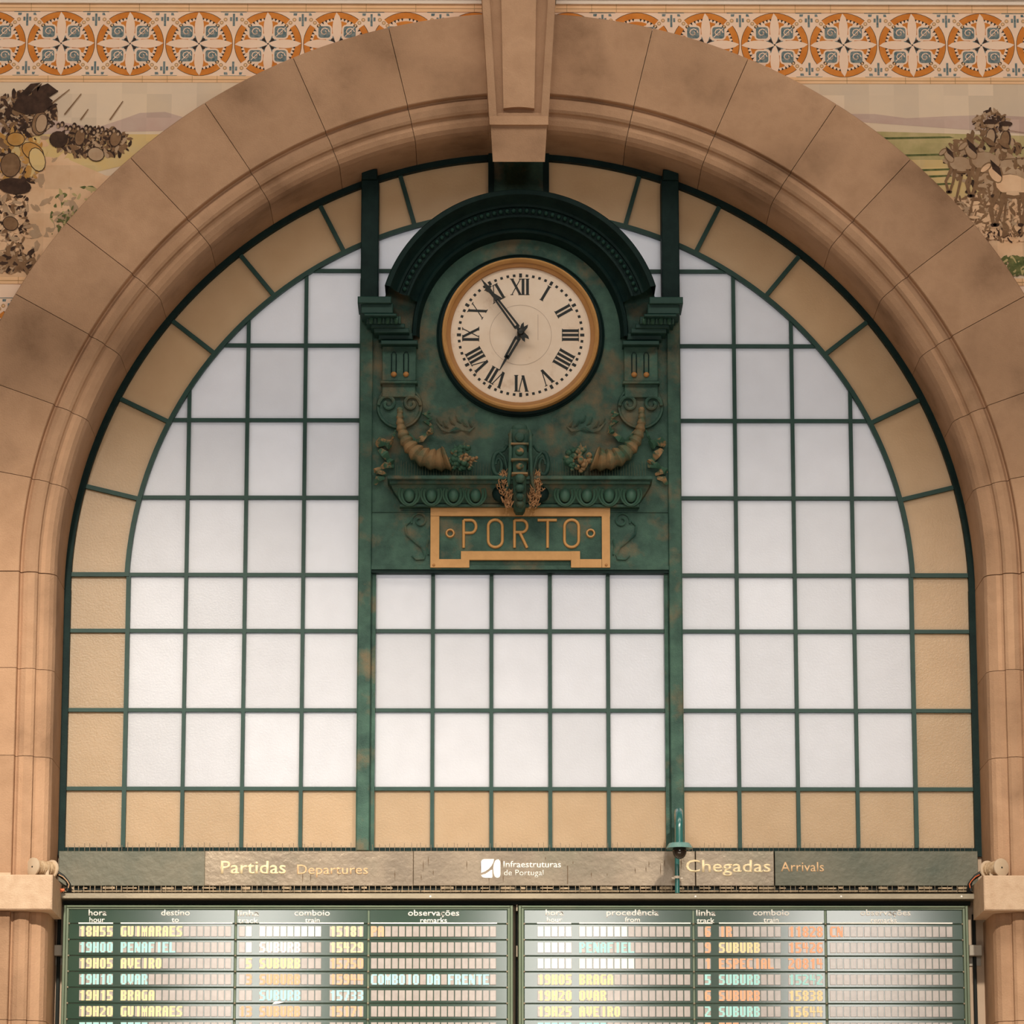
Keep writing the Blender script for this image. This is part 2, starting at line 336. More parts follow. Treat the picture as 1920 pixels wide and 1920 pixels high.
# ------------------------------------------------------------------ tiles on the wall
def arcx(z, R=3.16): return sqrt(max(R * R - (z - ZC) ** 2, 0))
def tilepoly(s, z0, z1, n=14, xo=3.7):
    return [(s * xo, z0)] + [(s * max(arcx(z0 + (z1 - z0) * i / n), .16), z0 + (z1 - z0) * i / n) for i in range(n + 1)] + [(s * xo, z1)]
ZF0, ZF1 = 8.646, 9.028; ZM0, ZM1 = 7.473, 8.608; ZL = 7.433
def clip_in(x, z, r=3.15): return x * x + (z - ZC) ** 2 > r * r
def frieze_unit(b, cx, cz, R, sx=1.0):
    def P(pts, mi, lay):
        pts = [(cx + u * sx, cz + v) for u, v in pts]
        if not all(clip_in(x, z) for x, z in pts): return
        b.mi = mi; b.flat(pts, -.5105 - lay * .0004)
    def arc(r0, r1, a0, a1, mi, lay, n=10):
        for i in range(n):
            a, c = radians(a0 + (a1 - a0) * i / n), radians(a0 + (a1 - a0) * (i + 1) / n)
            P([(r0 * cos(a), r0 * sin(a)), (r1 * cos(a), r1 * sin(a)), (r1 * cos(c), r1 * sin(c)), (r0 * cos(c), r0 * sin(c))], mi, lay)
    for a in (90, 270, 0, 180):
        wd = 40 if a in (90, 270) else 37
        arc(R * .80, R * .985, a - wd, a + wd, 1, 1)
        arc(R * .985, R * 1.0, a - wd, a + wd, 2, 1)
        arc(R * .35, R * .72, a - 24, a + 24, 1, 1, 4)
        for k in range(-4, 5):
            if k == 0: continue
            t = radians(a + k * 8.2); d = radians(2.6)
            P([(R * .81 * cos(t - d), R * .81 * sin(t - d)), (R * .81 * cos(t + d), R * .81 * sin(t + d)), (R * .72 * cos(t), R * .72 * sin(t))], 2, 2)
    for q in (45, 135, 225, 315):      # beige scrolls on the diagonals
        t = radians(q); c = (R * .93 * cos(t), R * .93 * sin(t))
        for (du, dv) in ((0, 0), (-.022, .018), (.022, -.018)):
            if q in (45, 225): du = -du
            if (du, dv) == (0, 0) or True:
                r = .012
                P([(c[0] + du + r * cos(2 * pi * i / 8), c[1] + dv + r * sin(2 * pi * i / 8)) for i in range(8)], 5, 3)
                r = .006
                P([(c[0] + du + r * cos(2 * pi * i / 6), c[1] + dv + r * sin(2 * pi * i / 6)) for i in range(6)], 4, 4)
        c = (.071 * (1 if cos(t) > 0 else -1), .071 * (1 if sin(t) > 0 else -1))
        def rsq(h, rr, mi, lay):
            pts = []
            for k, (sx_, sz_) in enumerate(((1, 1), (-1, 1), (-1, -1), (1, -1))):
                big = rr * (1.0 if (sx_ * c[0] > 0) == (sz_ * c[1] > 0) and sx_ * c[0] > 0 else 1.9)
                big = min(big, h * .95)
                for j in range(4):
                    a = radians([0, 90, 180, 270][k] + 30 * j)
                    pts.append((c[0] + sx_ * (h - big) + big * cos(a), c[1] + sz_ * (h - big) + big * sin(a)))
            P(pts, mi, lay)
        rsq(.043, .012, 0, 3); rsq(.034, .008, 3, 4)
        # pale curl in each square
        for i in range(9):
            a = i * .75; a2 = (i + .7) * .85; r1, r2 = .024 - i * .002, .024 - (i + .7) * .002
            P([(c[0] + r1 * cos(a), c[1] + r1 * sin(a)), (c[0] + (r1 + .006) * cos(a), c[1] + (r1 + .006) * sin(a)), (c[0] + (r2 + .006) * cos(a2), c[1] + (r2 + .006) * sin(a2)), (c[0] + r2 * cos(a2), c[1] + r2 * sin(a2))], 0, 5)
        d = (.026 * (1 if c[0] > 0 else -1), .026 * (1 if c[1] > 0 else -1))
        P([(c[0] - d[0] - .003, c[1] - d[1]), (c[0] - d[0], c[1] - d[1] - .003), (c[0] + d[0] + .003, c[1] + d[1]), (c[0] + d[0], c[1] + d[1] + .003)], 0, 6)
        P([(0, 0), (.055 * cos(t - .35), .055 * sin(t - .35)), (.04 * cos(t), .04 * sin(t)), (.055 * cos(t + .35), .055 * sin(t + .35))], 3, 2)
        P([(.01 * cos(t), .01 * sin(t)), (.04 * cos(t - .25), .04 * sin(t - .25)), (.045 * cos(t), .045 * sin(t)), (.04 * cos(t + .25), .04 * sin(t + .25))], 2, 3)
    for k in range(4):                  # four pale petals
        a = k * pi / 2; L_ = R * .985; pts = []
        for i in range(9): u = i / 8; pts.append((L_ * u, .026 * sin(pi * min(u * .94 + .03, 1)) ** .8))
        for i in range(7, 0, -1): u = i / 8; pts.append((L_ * u, -.026 * sin(pi * min(u * .94 + .03, 1)) ** .8))
        P([(u * cos(a) - v * sin(a), u * sin(a) + v * cos(a)) for u, v in pts], 0, 6)
    P([(-.004, -.004), (.004, -.004), (.004, .004), (-.004, .004)], 2, 7)
    for sv in (1, -1):                  # fleurons at the joint between two rings
        for (x0, x1, v0, v1) in ((-.006, .006, .105, .178), (-.022, -.010, .135, .158), (.010, .022, .135, .158), (-.052, -.034, .168, .182), (.034, .052, .168, .182), (-.075, .075, .187, .191)):
            uc = .1942
            P([(uc + x0, sv * v0), (uc + x1, sv * v0), (uc + x1 * (1.0 if v1 < .18 else .9), sv * v1), (uc + x0, sv * v1)], 3, 3)
XC0 = at(115, 84, -.5)[0]; XC1 = at(1323.3, 84, -.5)[0]; PER = .3884
MT = [TL_CREAM, TL_ORANGE, TL_DARK, TL_BLUE, TL_BEIGE, TL_LINE]
for s, lab in ((-1, 'left'), (1, 'right')):
    b = MB(); b.prism(tilepoly(s, ZF0, ZF1, 10), -.5105, -.5002)
    x = XC0 - PER if s < 0 else XC1
    while abs(x) < 3.6 and (x < 0 if s < 0 else True):
        frieze_unit(b, x, (ZF0 + ZF1) / 2, .1905); x += PER
    if s > 0: frieze_unit(b, XC1 - PER, (ZF0 + ZF1) / 2, .1905); frieze_unit(b, XC1 - 2 * PER, (ZF0 + ZF1) / 2, .1905)
    b.obj('tile_frieze', MT, label='painted tile frieze of orange rings and pale petals above the mural, %s of the keystone' % lab, category='tile frieze', group='ringed tile friezes above the murals')
    for (z0, z1, wh) in ((ZF1, 9.072, 'above the upper ring frieze'), (ZM1, ZF0, 'between ring frieze and mural'), (ZL, ZM0, 'under the mural')):
        b = MB(); b.mi = 0; b.prism(tilepoly(s, z0, z1, 6), -.515, -.5002)
        xx = 3.7
        b.mi = 1; zm = z0 + (z1 - z0) * .45
        xs = max(arcx(zm), .16)
        b.box(*sorted((s * (xs + .04), s * 3.7)), -.5165, -.515, zm - .002, zm + .002)
        random.seed(int(z0 * 100) + s)
        q = xs + .1
        while q < 3.7:
            b.box(*sorted((s * q, s * (q + .003))), -.5165, -.515, z0, z1); q += random.choice((.14, .2, .28, .33))
        b.obj('tile_border', [TL_BEIGE, TL_LINE], label='thin beige tile border strip %s, %s side' % (wh, lab), category='tile border', group='beige border strips')
    b = MB(); b.mi = 0; b.prism(tilepoly(s, 6.62, ZL, 10), -.5105, -.5002)
    for k in range(2):
        frieze_unit(b, s * (3.02 + .3884 * k - (.04 if s > 0 else 0)), ZL - .27, .1905)
    b.mi = 3
    b.obj('tile_frieze', MT, label='lower tile frieze, only a corner showing beside the arch, %s edge of the photo' % lab, category='tile frieze', group='lower tile friezes at the photo edges')

# murals: painted landscape with crowded brown masses (generic)
def muralmat(name, c1, c2, sc=8):
    m = mat(name, c1, c2, sc, 0.65, spec=.08); nt = m.node_tree; N = nt.nodes; L = nt.links; bs = N['Principled BSDF']
    src = bs.inputs['Base Color'].links[0].from_socket
    geo = N.new('ShaderNodeNewGeometry'); mp = N.new('ShaderNodeVectorMath'); mp.operation = 'DIVIDE'; mp.inputs[1].default_value = (.14, 50, .14); L.new(geo.outputs['Position'], mp.inputs[0])
    fl = N.new('ShaderNodeVectorMath'); fl.operation = 'FLOOR'; L.new(mp.outputs[0], fl.inputs[0])
    wn_ = N.new('ShaderNodeTexWhiteNoise'); L.new(fl.outputs[0], wn_.inputs[0])
    r = N.new('ShaderNodeMapRange'); r.inputs[3].default_value = .90; r.inputs[4].default_value = 1.08; L.new(wn_.outputs[0], r.inputs[0])
    h = N.new('ShaderNodeHueSaturation'); L.new(r.outputs[0], h.inputs['Value']); L.new(src, h.inputs['Color'])
    L.new(h.outputs[0], bs.inputs['Base Color']); return m
MM = [muralmat('painted_sky', (.72, .58, .46, 1), (.82, .64, .47, 1), 2), muralmat('painted_mauve_hill', (.58, .40, .34, 1), (.62, .47, .40, 1)), muralmat('painted_yellow_field', (.74, .52, .22, 1), (.68, .52, .28, 1)),
      muralmat('painted_green_field', (.42, .36, .16, 1), (.58, .46, .24, 1), 12), muralmat('painted_sand', (.72, .44, .26, 1), (.84, .58, .38, 1), 7), muralmat('painted_dark_brown', (.035, .022, .018, 1), (.09, .05, .035, 1), 20),
      muralmat('painted_umber', (.20, .11, .06, 1), (.30, .18, .10, 1), 20), muralmat('painted_ochre', (.52, .25, .06, 1), (.56, .33, .12, 1), 14), muralmat('painted_olive_leaves', (.07, .10, .035, 1), (.20, .20, .08, 1), 30), muralmat('painted_tan', (.45, .29, .18, 1), (.52, .37, .25, 1), 14)]
MY = -.5125
def mpoly(b, pts, mi, lay=1, sub=True):
    q = [at(x, y, -.5105) for x, y in pts]
    q = [(x, min(max(z, ZM0 + .001), ZM1 - .001)) for x, z in q]
    out = []
    for x, z in q:                      # push points out of the arch stone
        d = sqrt(x * x + (z - ZC) ** 2)
        if d < 3.165: x, z = x * 3.165 / d, ZC + (z - ZC) * 3.165 / d
        if z > ZM1 - .001: z = ZM1 - .001
        out.append((x, z))
    b.mi = mi; b.flat(out, MY - lay * .00035)
def blobs(b, cx, cy, rx, ry, n, mats, size, seed, lay0, el=1.0):
    random.seed(seed)
    n = int(n * 2.2)
    for k in range(n):
        a = random.random() * 2 * pi; r = sqrt(random.random()); x = cx + rx * r * cos(a); y = cy + ry * r * sin(a)
        X, Z = at(x, y, -.5)
        if not clip_in(X, Z, 3.22) or not (ZM0 + .03 < Z < ZM1 - .03): continue
        s0 = size * .62 * (.4 + random.random()); rot = random.random() * pi; m_ = random.choice(mats); pts = []
        for i in range(9):
            t = 2 * pi * i / 9; q = s0 * (.75 + .4 * random.random()); u, v = q * cos(t) * (1.5 * el), q * sin(t) * .6
            pts.append((x + u * cos(rot) - v * sin(rot), y + u * sin(rot) + v * cos(rot)))
        mpoly(b, pts, m_, lay0 + k * .009)
b = MB(); b.mi = 0; b.prism(tilepoly(-1, ZM0, ZM1, 16), -.512, -.5002)
mpoly(b, [(-60, 232), (90, 225), (180, 240), (235, 222), (262, 212), (310, 210), (350, 222), (350, 256), (-60, 256)], 1, 1)
mpoly(b, [(-60, 256), (0, 252), (320, 252), (255, 305), (150, 330), (-60, 330)], 2, 2)
mpoly(b, [(-60, 300), (60, 290), (130, 300), (200, 330), (240, 330), (150, 430), (60, 530), (-60, 530)], 4, 3)
blobs(b, 150, 410, 55, 70, 46, [3, 9, 8], 12, 5, 4)
blobs(b, 60, 380, 90, 130, 60, [4, 9, 4], 16, 6, 5)
blobs(b, 175, 268, 72, 28, 130, [5, 6, 5, 9, 6], 8, 7, 6.5)
blobs(b, 45, 215, 62, 42, 130, [5, 5, 6, 9], 9, 8, 9)
blobs(b, 25, 300, 50, 60, 80, [6, 5, 9, 7], 10, 9, 11.6)
blobs(b, 50, 290, 35, 36, 26, [7, 7, 2], 12, 10, 13.2)
blobs(b, 25, 410, 30, 60, 60, [5, 6, 9, 4], 8, 12, 14)
blobs(b, 30, 490, 45, 22, 60, [9, 6, 6, 5], 9, 13, 15.5)
blobs(b, 135, 430, 28, 40, 60, [8, 8, 3], 4.5, 14, 16.8)
for (xa, ya, xb, yb) in ((205, 225, 230, 190), (95, 195, 130, 168), (120, 215, 152, 176), (150, 225, 165, 205), (40, 200, 70, 160)):
    mpoly(b, [(xa, ya), (xb, yb), (xb + 1.5, yb + 1), (xa + 2.5, ya + 1)], 6, 18)
for (xa, ya, xb, yb) in ((70, 165, 110, 172), (55, 180, 100, 190), (60, 172, 80, 156)):
    mpoly(b, [(xa, ya), ((xa + xb) / 2, ya - 8), (xb, yb), ((xa + xb) / 2 + 4, yb + 10), (xa, ya + 22)], 5, 18.2)
def ell0(cx, cy, rx, ry, rot=0, n=14): return [(cx + rx * cos(2 * pi * i / n) * cos(rot) - ry * sin(2 * pi * i / n) * sin(rot), cy + rx * cos(2 * pi * i / n) * sin(rot) + ry * sin(2 * pi * i / n) * cos(rot)) for i in range(n)]
lq = 18.3
for (x, y, rx, ry, r_, m_) in ((217, 260, 10, 15, .3, 6), (180, 290, 15, 12, .2, 9), (75, 232, 14, 22, .2, 6), (78, 232, 10, 17, .2, 9), (110, 262, 16, 14, 0, 5), (150, 258, 9, 15, .2, 6), (20, 310, 18, 22, .1, 6), (20, 420, 14, 12, .4, 6), (30, 262, 16, 12, 0, 7), (62, 285, 22, 14, .6, 7), (70, 300, 14, 22, -.3, 2), (28, 350, 30, 14, .1, 5)):
    mpoly(b, ell0(x, y, rx + 1.5, ry + 1.5, r_), 5, lq); mpoly(b, ell0(x, y, rx, ry, r_), m_, lq + .1); lq += .25
for k in range(16):
    x = 110 + k * 7.5; y = 236 - 4 * sin(k * 1.9) + k * .9; mpoly(b, ell0(x, y, 4.0, 5.0), 5, 21.6 + k * .12); mpoly(b, ell0(x - 1, y + 2, 2.4, 3.0), 9, 21.66 + k * .12)
for pts in ([(22, 205), (35, 180), (58, 158), (78, 156), (66, 164), (52, 182), (74, 172), (92, 162), (80, 176), (110, 170), (90, 184), (100, 196), (82, 212), (50, 216)], [(8, 214), (18, 196), (24, 206), (16, 226)]):
    mpoly(b, pts, 5, 24); 
b.obj('tile_mural', MM, label='painted tile mural with crowded dark figures, flags and sandy slope, left of the arch', category='mural')
b = MB(); b.mi = 0; b.prism(tilepoly(1, ZM0, ZM1, 16), -.512, -.5002)
mpoly(b, [(1560, 214), (1640, 214), (1700, 222), (1780, 218), (1850, 216), (1990, 222), (1990, 256), (1560, 256)], 1, 1)
mpoly(b, [(1600, 257), (1990, 257), (1990, 330), (1760, 345), (1690, 310)], 3, 2)
mpoly(b, [(1700, 300), (1990, 300), (1990, 400), (1800, 400)], 2, 2.5)
mpoly(b, [(1700, 360), (1790, 372), (1990, 372), (1990, 530), (1840, 530), (1760, 420)], 4, 3)
for yy, x0 in ((258, 1640), (290, 1690), (318, 1710), (330, 1725), (345, 1735), (378, 1760)):
    mpoly(b, [(x0, yy), (1780, yy - 2), (1790, yy + 1), (x0 + 5, yy + 4)], 8, 4)
blobs(b, 1850, 300, 78, 48, 150, [6, 6, 9, 5], 9, 21, 5)
blobs(b, 1860, 232, 34, 24, 70, [6, 5, 9], 7, 22, 8)
blobs(b, 1880, 330, 55, 40, 60, [9, 9, 6], 12, 23, 9.5)
blobs(b, 1855, 395, 80, 34, 110, [6, 9, 6, 4], 7, 24, 11, 1.4)
blobs(b, 1890, 440, 60, 14, 50, [5, 6, 4], 6, 25, 13.4)
blobs(b, 1900, 500, 45, 16, 90, [8, 8, 8, 3], 8, 26, 14.6)
for (xa, ya, xb, yb) in ((1800, 330, 1785, 400), (1830, 340, 1815, 405), (1850, 350, 1862, 410), (1885, 360, 1878, 445), (1905, 360, 1915, 440), (1860, 240, 1925, 250), (1850, 300, 1925, 296)):
    mpoly(b, [(xa, ya), (xb, yb), (xb + 3, yb + 1), (xa + 5, ya + 2)], 6, 17)
def ell(cx, cy, rx, ry, rot=0, n=14): return [(cx + rx * cos(2 * pi * i / n) * cos(rot) - ry * sin(2 * pi * i / n) * sin(rot), cy + rx * cos(2 * pi * i / n) * sin(rot) + ry * sin(2 * pi * i / n) * cos(rot)) for i in range(n)]
def horse(cx, cy, k, lay, m1, m2):
    for (x, y, rx, ry, r_, m_) in ((0, 0, 30, 20, .15, m2), (2, -2, 27, 17, .15, m1), (-26, -20, 17, 10, 1.0, m2), (-26, -20, 15, 8, 1.0, m1), (-40, -31, 12, 6, -.7, m2), (-41, -30, 10, 4, -.7, m1)):
        mpoly(b, ell(cx + x * k, cy + y * k, rx * k, ry * k, r_), m_, lay)
        lay += .05
    for (x0, x1, x2) in ((-20, -34, -28), (-12, -16, -24), (18, 24, 16), (26, 36, 34)):
        mpoly(b, [(cx + (x0 - 5) * k, cy + 10 * k), (cx + (x0 + 5) * k, cy + 10 * k), (cx + (x1 + 3) * k, cy + 38 * k), (cx + (x2 + 3) * k, cy + 62 * k), (cx + (x2 - 3) * k, cy + 62 * k), (cx + (x1 - 3) * k, cy + 38 * k)], m2, lay)
        mpoly(b, ell(cx + x2 * k, cy + 63 * k, 5 * k, 3 * k), 5, lay + .05)
    mpoly(b, [(cx - 18 * k, cy - 30 * k), (cx - 34 * k, cy - 44 * k), (cx - 30 * k, cy - 28 * k), (cx - 14 * k, cy - 14 * k)], 5, lay + .1)
def rider(cx, cy, k, lay, m_):
    mpoly(b, ell(cx, cy, 10 * k, 18 * k, .1), 5, lay); mpoly(b, ell(cx - 1, cy, 8 * k, 15 * k, .1), m_, lay + .05); mpoly(b, ell(cx, cy - 23 * k, 6 * k, 7 * k), 9, lay + .1)
    mpoly(b, ell(cx, cy - 29 * k, 13 * k, 5 * k), 5, lay + .15); mpoly(b, ell(cx - 4 * k, cy + 8 * k, 14 * k, 5 * k, .6), 6, lay + .2)
horse(1800, 310, .8, 18, 9, 6); horse(1846, 305, 1.0, 18.6, 9, 6); horse(1895, 350, 1.15, 19.2, 4, 6)
rider(1858, 258, 1.0, 20, 9); rider(1885, 262, 1.0, 20.3, 6)
b.obj('tile_mural', MM, label='painted tile mural with brown horses and riders on a green plain, right of the arch', category='mural')

# ------------------------------------------------------------------ the arched window
win = bpy.data.objects.new('window_1', None); COL.objects.link(win); win['kind'] = 'structure'
win['label'] = 'large arched window of frosted and amber panes in green iron bars'
RO, RI = 2.512, 2.2023
ZB, Z1, Z2, Z3, Z4 = 4.345, 4.677, 5.117, 5.565, 5.884
ZG = [Z1, Z2, Z3, Z4, 6.327, 6.775, 7.211, 7.650, 8.10]
XG = [0.90, 1.2145, 1.540, 1.869, 2.190, 2.513]
inner = [(RI, 4.0), (RI, ZC)] + [(RI * cos(radians(a)), ZC + RI * sin(radians(a))) for a in range(3, 178, 3)] + [(-RI, ZC), (-RI, 4.0)]
def clip(poly, conv):
    out = poly
    for i in range(len(conv)):
        (ax, az), (bx, bz) = conv[i], conv[(i + 1) % len(conv)]; res = []
        ins = lambda p: (bx - ax) * (p[1] - az) - (bz - az) * (p[0] - ax) >= -1e-9
        for k in range(len(out)):
            p, q = out[k], out[(k + 1) % len(out)]; ip, iq = ins(p), ins(q)
            if ip: res.append(p)
            if ip != iq:
                d1 = (bx - ax) * (p[1] - az) - (bz - az) * (p[0] - ax); d2 = (bx - ax) * (q[1] - az) - (bz - az) * (q[0] - ax); t = d1 / (d1 - d2)
                res.append((p[0] + (q[0] - p[0]) * t, p[1] + (q[1] - p[1]) * t))
        out = res
        if len(out) < 3: return []
    return out
MAINZ = [-0.83 + 1.66 * 0, 0]
XM = [-.83, -.487, -.160, .167, .491, .83]
b = MB(); rnd = random.Random(4)
def pane(mb, poly):
    if len(poly) < 3: return
    dy = rnd.uniform(-.0008, .0008); mb.prism([(x, z) for x, z in poly], -.004 + dy, .004 + dy)
cols = [(-x1, -x0) for x0, x1 in zip(XG[:4], XG[1:5])] + [(x0, x1) for x0, x1 in zip(XG[:4], XG[1:5])]
for x0, x1 in cols:
    for z0, z1 in zip(ZG[:-1], ZG[1:]):
        pane(b, clip([(x0, z0), (x1, z0), (x1, z1), (x0, z1)], inner))
for x0, x1 in zip(XM[:-1], XM[1:]):
    for z0, z1 in ((Z1, Z2), (Z2, Z3), (Z3, 5.895)): pane(b, [(x0, z0), (x1, z0), (x1, z1), (x0, z1)])
for x0, x1 in ((-.90, -.45), (.45, .90)):
    for z0, z1 in ((7.3, 7.650), (7.650, 8.1)): pane(b, clip([(x0, z0), (x1, z0), (x1, z1), (x0, z1)], inner))
b.obj('glass_pane', G_WHITE, win, label='frosted white panes')
b = MB()
for x0, x1 in [(-2.513, -2.19), (2.19, 2.513)] + cols: pane(b, [(x0, ZB), (x1, ZB), (x1, Z1), (x0, Z1)])
for x0, x1 in zip(XM[:-1], XM[1:]): pane(b, [(x0, ZB), (x1, ZB), (x1, Z1), (x0, Z1)])
for s in (-1, 1):
    for z0, z1 in ((Z1, Z2), (Z2, Z3), (Z3, Z4)): pane(b, [(s * 2.19, z0), (s * 2.513, z0), (s * 2.513, z1), (s * 2.19, z1)])
RA = [2.2, 13.7, 26, 38.3, 50.7, 63, 74.2]; AS = RA + [86.2]
def ringseg(a0, a1, r0, r1, n=6):
    return [(r0 * cos(radians(a0 + (a1 - a0) * i / n)), ZC + r0 * sin(radians(a0 + (a1 - a0) * i / n))) for i in range(n + 1)] + \
           [(r1 * cos(radians(a1 + (a0 - a1) * i / n)), ZC + r1 * sin(radians(a1 + (a0 - a1) * i / n))) for i in range(n + 1)]
for a0, a1 in zip(AS[:-1], AS[1:]):
    pane(b, ringseg(a0, a1, RI, RO)); pane(b, ringseg(180 - a1, 180 - a0, RI, RO))
b.obj('amber_pane', G_AMBER, win, label='amber border panes')
# frame ring
b = MB(); fp = [(2.512, -.045), (2.548, -.045), (2.548, .02), (2.512, .02)]
b.ring(fp, 0, 180, 96, 0, ZC, closed=True)
for s in (-1, 1): b.box(*sorted((s * 2.510, s * 2.548)), -.045, .02, 4.30, ZC)
b.box(-2.548, 2.548, -.03, .02, 4.30, ZB + .004)
b.obj('frame', IRON_SHADED, win)
# inner arc bar
b = MB(); b.ring([(RI - .013, -.035), (RI + .013, -.035), (RI + .013, .012), (RI - .013, .012)], 2, 178, 90, 0, ZC, closed=True)
for s in (-1, 1): b.box(*sorted((s * 2.179, s * 2.203)), -.03, .012, ZB, ZC + .09)
b.obj('arc_bar', IRON_BAR, win)
for s in (-1, 1):
    for i, a in enumerate(RA):
        A = radians(a if s > 0 else 180 - a); hw = .012; b = MB()
        if i == 0: b.box(*sorted((s * 2.203, s * 2.512)), -.03, .012, Z4 - hw, Z4 + hw)
        else:
            n_ = (-sin(A) * hw, cos(A) * hw)
            b.prism([(RI * cos(A) + n_[0], ZC + RI * sin(A) + n_[1]), (RO * cos(A) + n_[0], ZC + RO * sin(A) + n_[1]), (RO * cos(A) - n_[0], ZC + RO * sin(A) - n_[1]), (RI * cos(A) - n_[0], ZC + RI * sin(A) - n_[1])], -.03, .012)
        b.obj('radial_bar', IRON_BAR, win)
hb = .0105
def topz(x): return ZC + sqrt(max(RI * RI - x * x, 0))
for s in (-1, 1):
    for x in XG[1:4]:
        b = MB(); b.box(s * x - hb, s * x + hb, -.026, .012, ZB, topz(x)); b.obj('glazing_bar', IRON_BAR, win)
    for z in ZG[:-1]:
        xe = min(2.50, sqrt(max(RI * RI - (z - ZC) ** 2, 0))) if z > 5.9 else 2.51
        b = MB(); b.box(*sorted((s * .89, s * xe)), -.024, .012, z - hb, z + hb); b.obj('glazing_bar', IRON_BAR, win)
    b = MB(); b.box(*sorted((s * .5, s * .9)), -.024, .012, 7.650 - hb, 7.650 + hb); b.obj('glazing_bar', IRON_BAR, win)
for x in XM[1:-1]:
    b = MB(); b.box(x - hb, x + hb, -.026, .012, ZB, 5.89); b.obj('glazing_bar', IRON_BAR, win)
for z in (Z1, Z2, Z3):
    b = MB(); b.box(-.82, .82, -.024, .012, z - hb, z + hb); b.obj('glazing_bar', IRON_BAR, win)
# mullions
for s in (-1, 1):
    b = MB(); b.box(*sorted((s * .832, s * .903)), -.085, .02, 4.325, 7.60, .004)
    b.box(*sorted((s * .806, s * .833)), -.04, .02, 4.33, 5.93)
    b.box(*sorted((s * .903, s * .908)), -.04, .02, 4.33, 7.6)
    b.obj('mullion', IRON, win)
    b = MB(); b.box(*sorted((s * .803, s * .902)), -.17, .02, 7.40, 8.155, .004)
    b.box(*sorted((s * .812, s * .900)), -.20, .02, 8.14, 8.20, .004)
    b.obj('upper_mullion', IRON_SHADED, win)
# iron block under the keystone
b = MB(); b.box(-.155, .140, -.05, .02, 7.9, 8.33); b.obj('crown_block', IRON, win)
for x in (-.165, .150):
    b = MB(); b.box(x - .016, x + .016, -.07, .02, 7.9, 8.335); b.obj('crown_bar', IRON_SHADED, win)

# ------------------------------------------------------------------ clock surround
CZ = 7.258
sur = thing('clock_surround', 'green cast iron clock surround with hooded arch, brackets and horns of plenty', 'clock surround', (0, 0, 5.93))
b = MB(); b.prism([(-.833, 5.925), (.833, 5.925), (.833, 7.45)] + [(.80 * cos(radians(a)), CZ + .80 * sin(radians(a))) for a in range(15, 166, 5)] + [(-.833, 7.45)], -.06, -.005)
# raised sill and edge rims of the panel
b.box(-.832, .832, -.075, -.05, 5.905, 5.927)
b.box(-.832, .832, -.068, -.05, 6.235, 6.239)
b.obj('panel', IRON, sur)
b = MB(); b.box(-.832, .832, -.065, 0, 5.888, 5.908); b.obj('panel_sill', IRON_SHADED, sur)
hoodp = [(.797, -.01), (.797, -.285), (.790, -.295), (.765, -.297), (.757, -.280), (.748, -.25), (.728, -.225), (.715, -.222), (.712, -.205), (.672, -.200), (.668, -.215), (.655, -.215),
         (.650, -.18), (.632, -.15), (.612, -.135), (.606, -.142), (.596, -.146), (.586, -.140), (.582, -.12), (.572, -.10), (.568, -.055)]
b = MB(); b.ring(hoodp, 17, 163, 96, 0, CZ)
b.obj('hood_moulding', IRON_SHADED, sur, smooth=30)
for a0 in (163, -2):
    b = MB(); b.ring([(.612, -.06), (.612, -.12), (.606, -.142), (.596, -.146), (.586, -.140), (.582, -.12), (.572, -.10), (.568, -.055)], a0, a0 + 19, 10, 0, CZ)
    b.obj('hood_return', IRON_SHADED, sur, smooth=30)
for i in range(47):
    a = radians(19.5 + i * 141 / 46); b = MB(); b.ball((.692 * cos(a), -.212, CZ + .692 * sin(a)), .0135, .02, .0135, 8, 6)
    b.obj('bead', IRON_BAR, sur, smooth=True)
LG0 = mat('mid_green_iron', (.03, .10, .07, 1), (.05, .13, .095, 1), 12, .5, .2, 120)
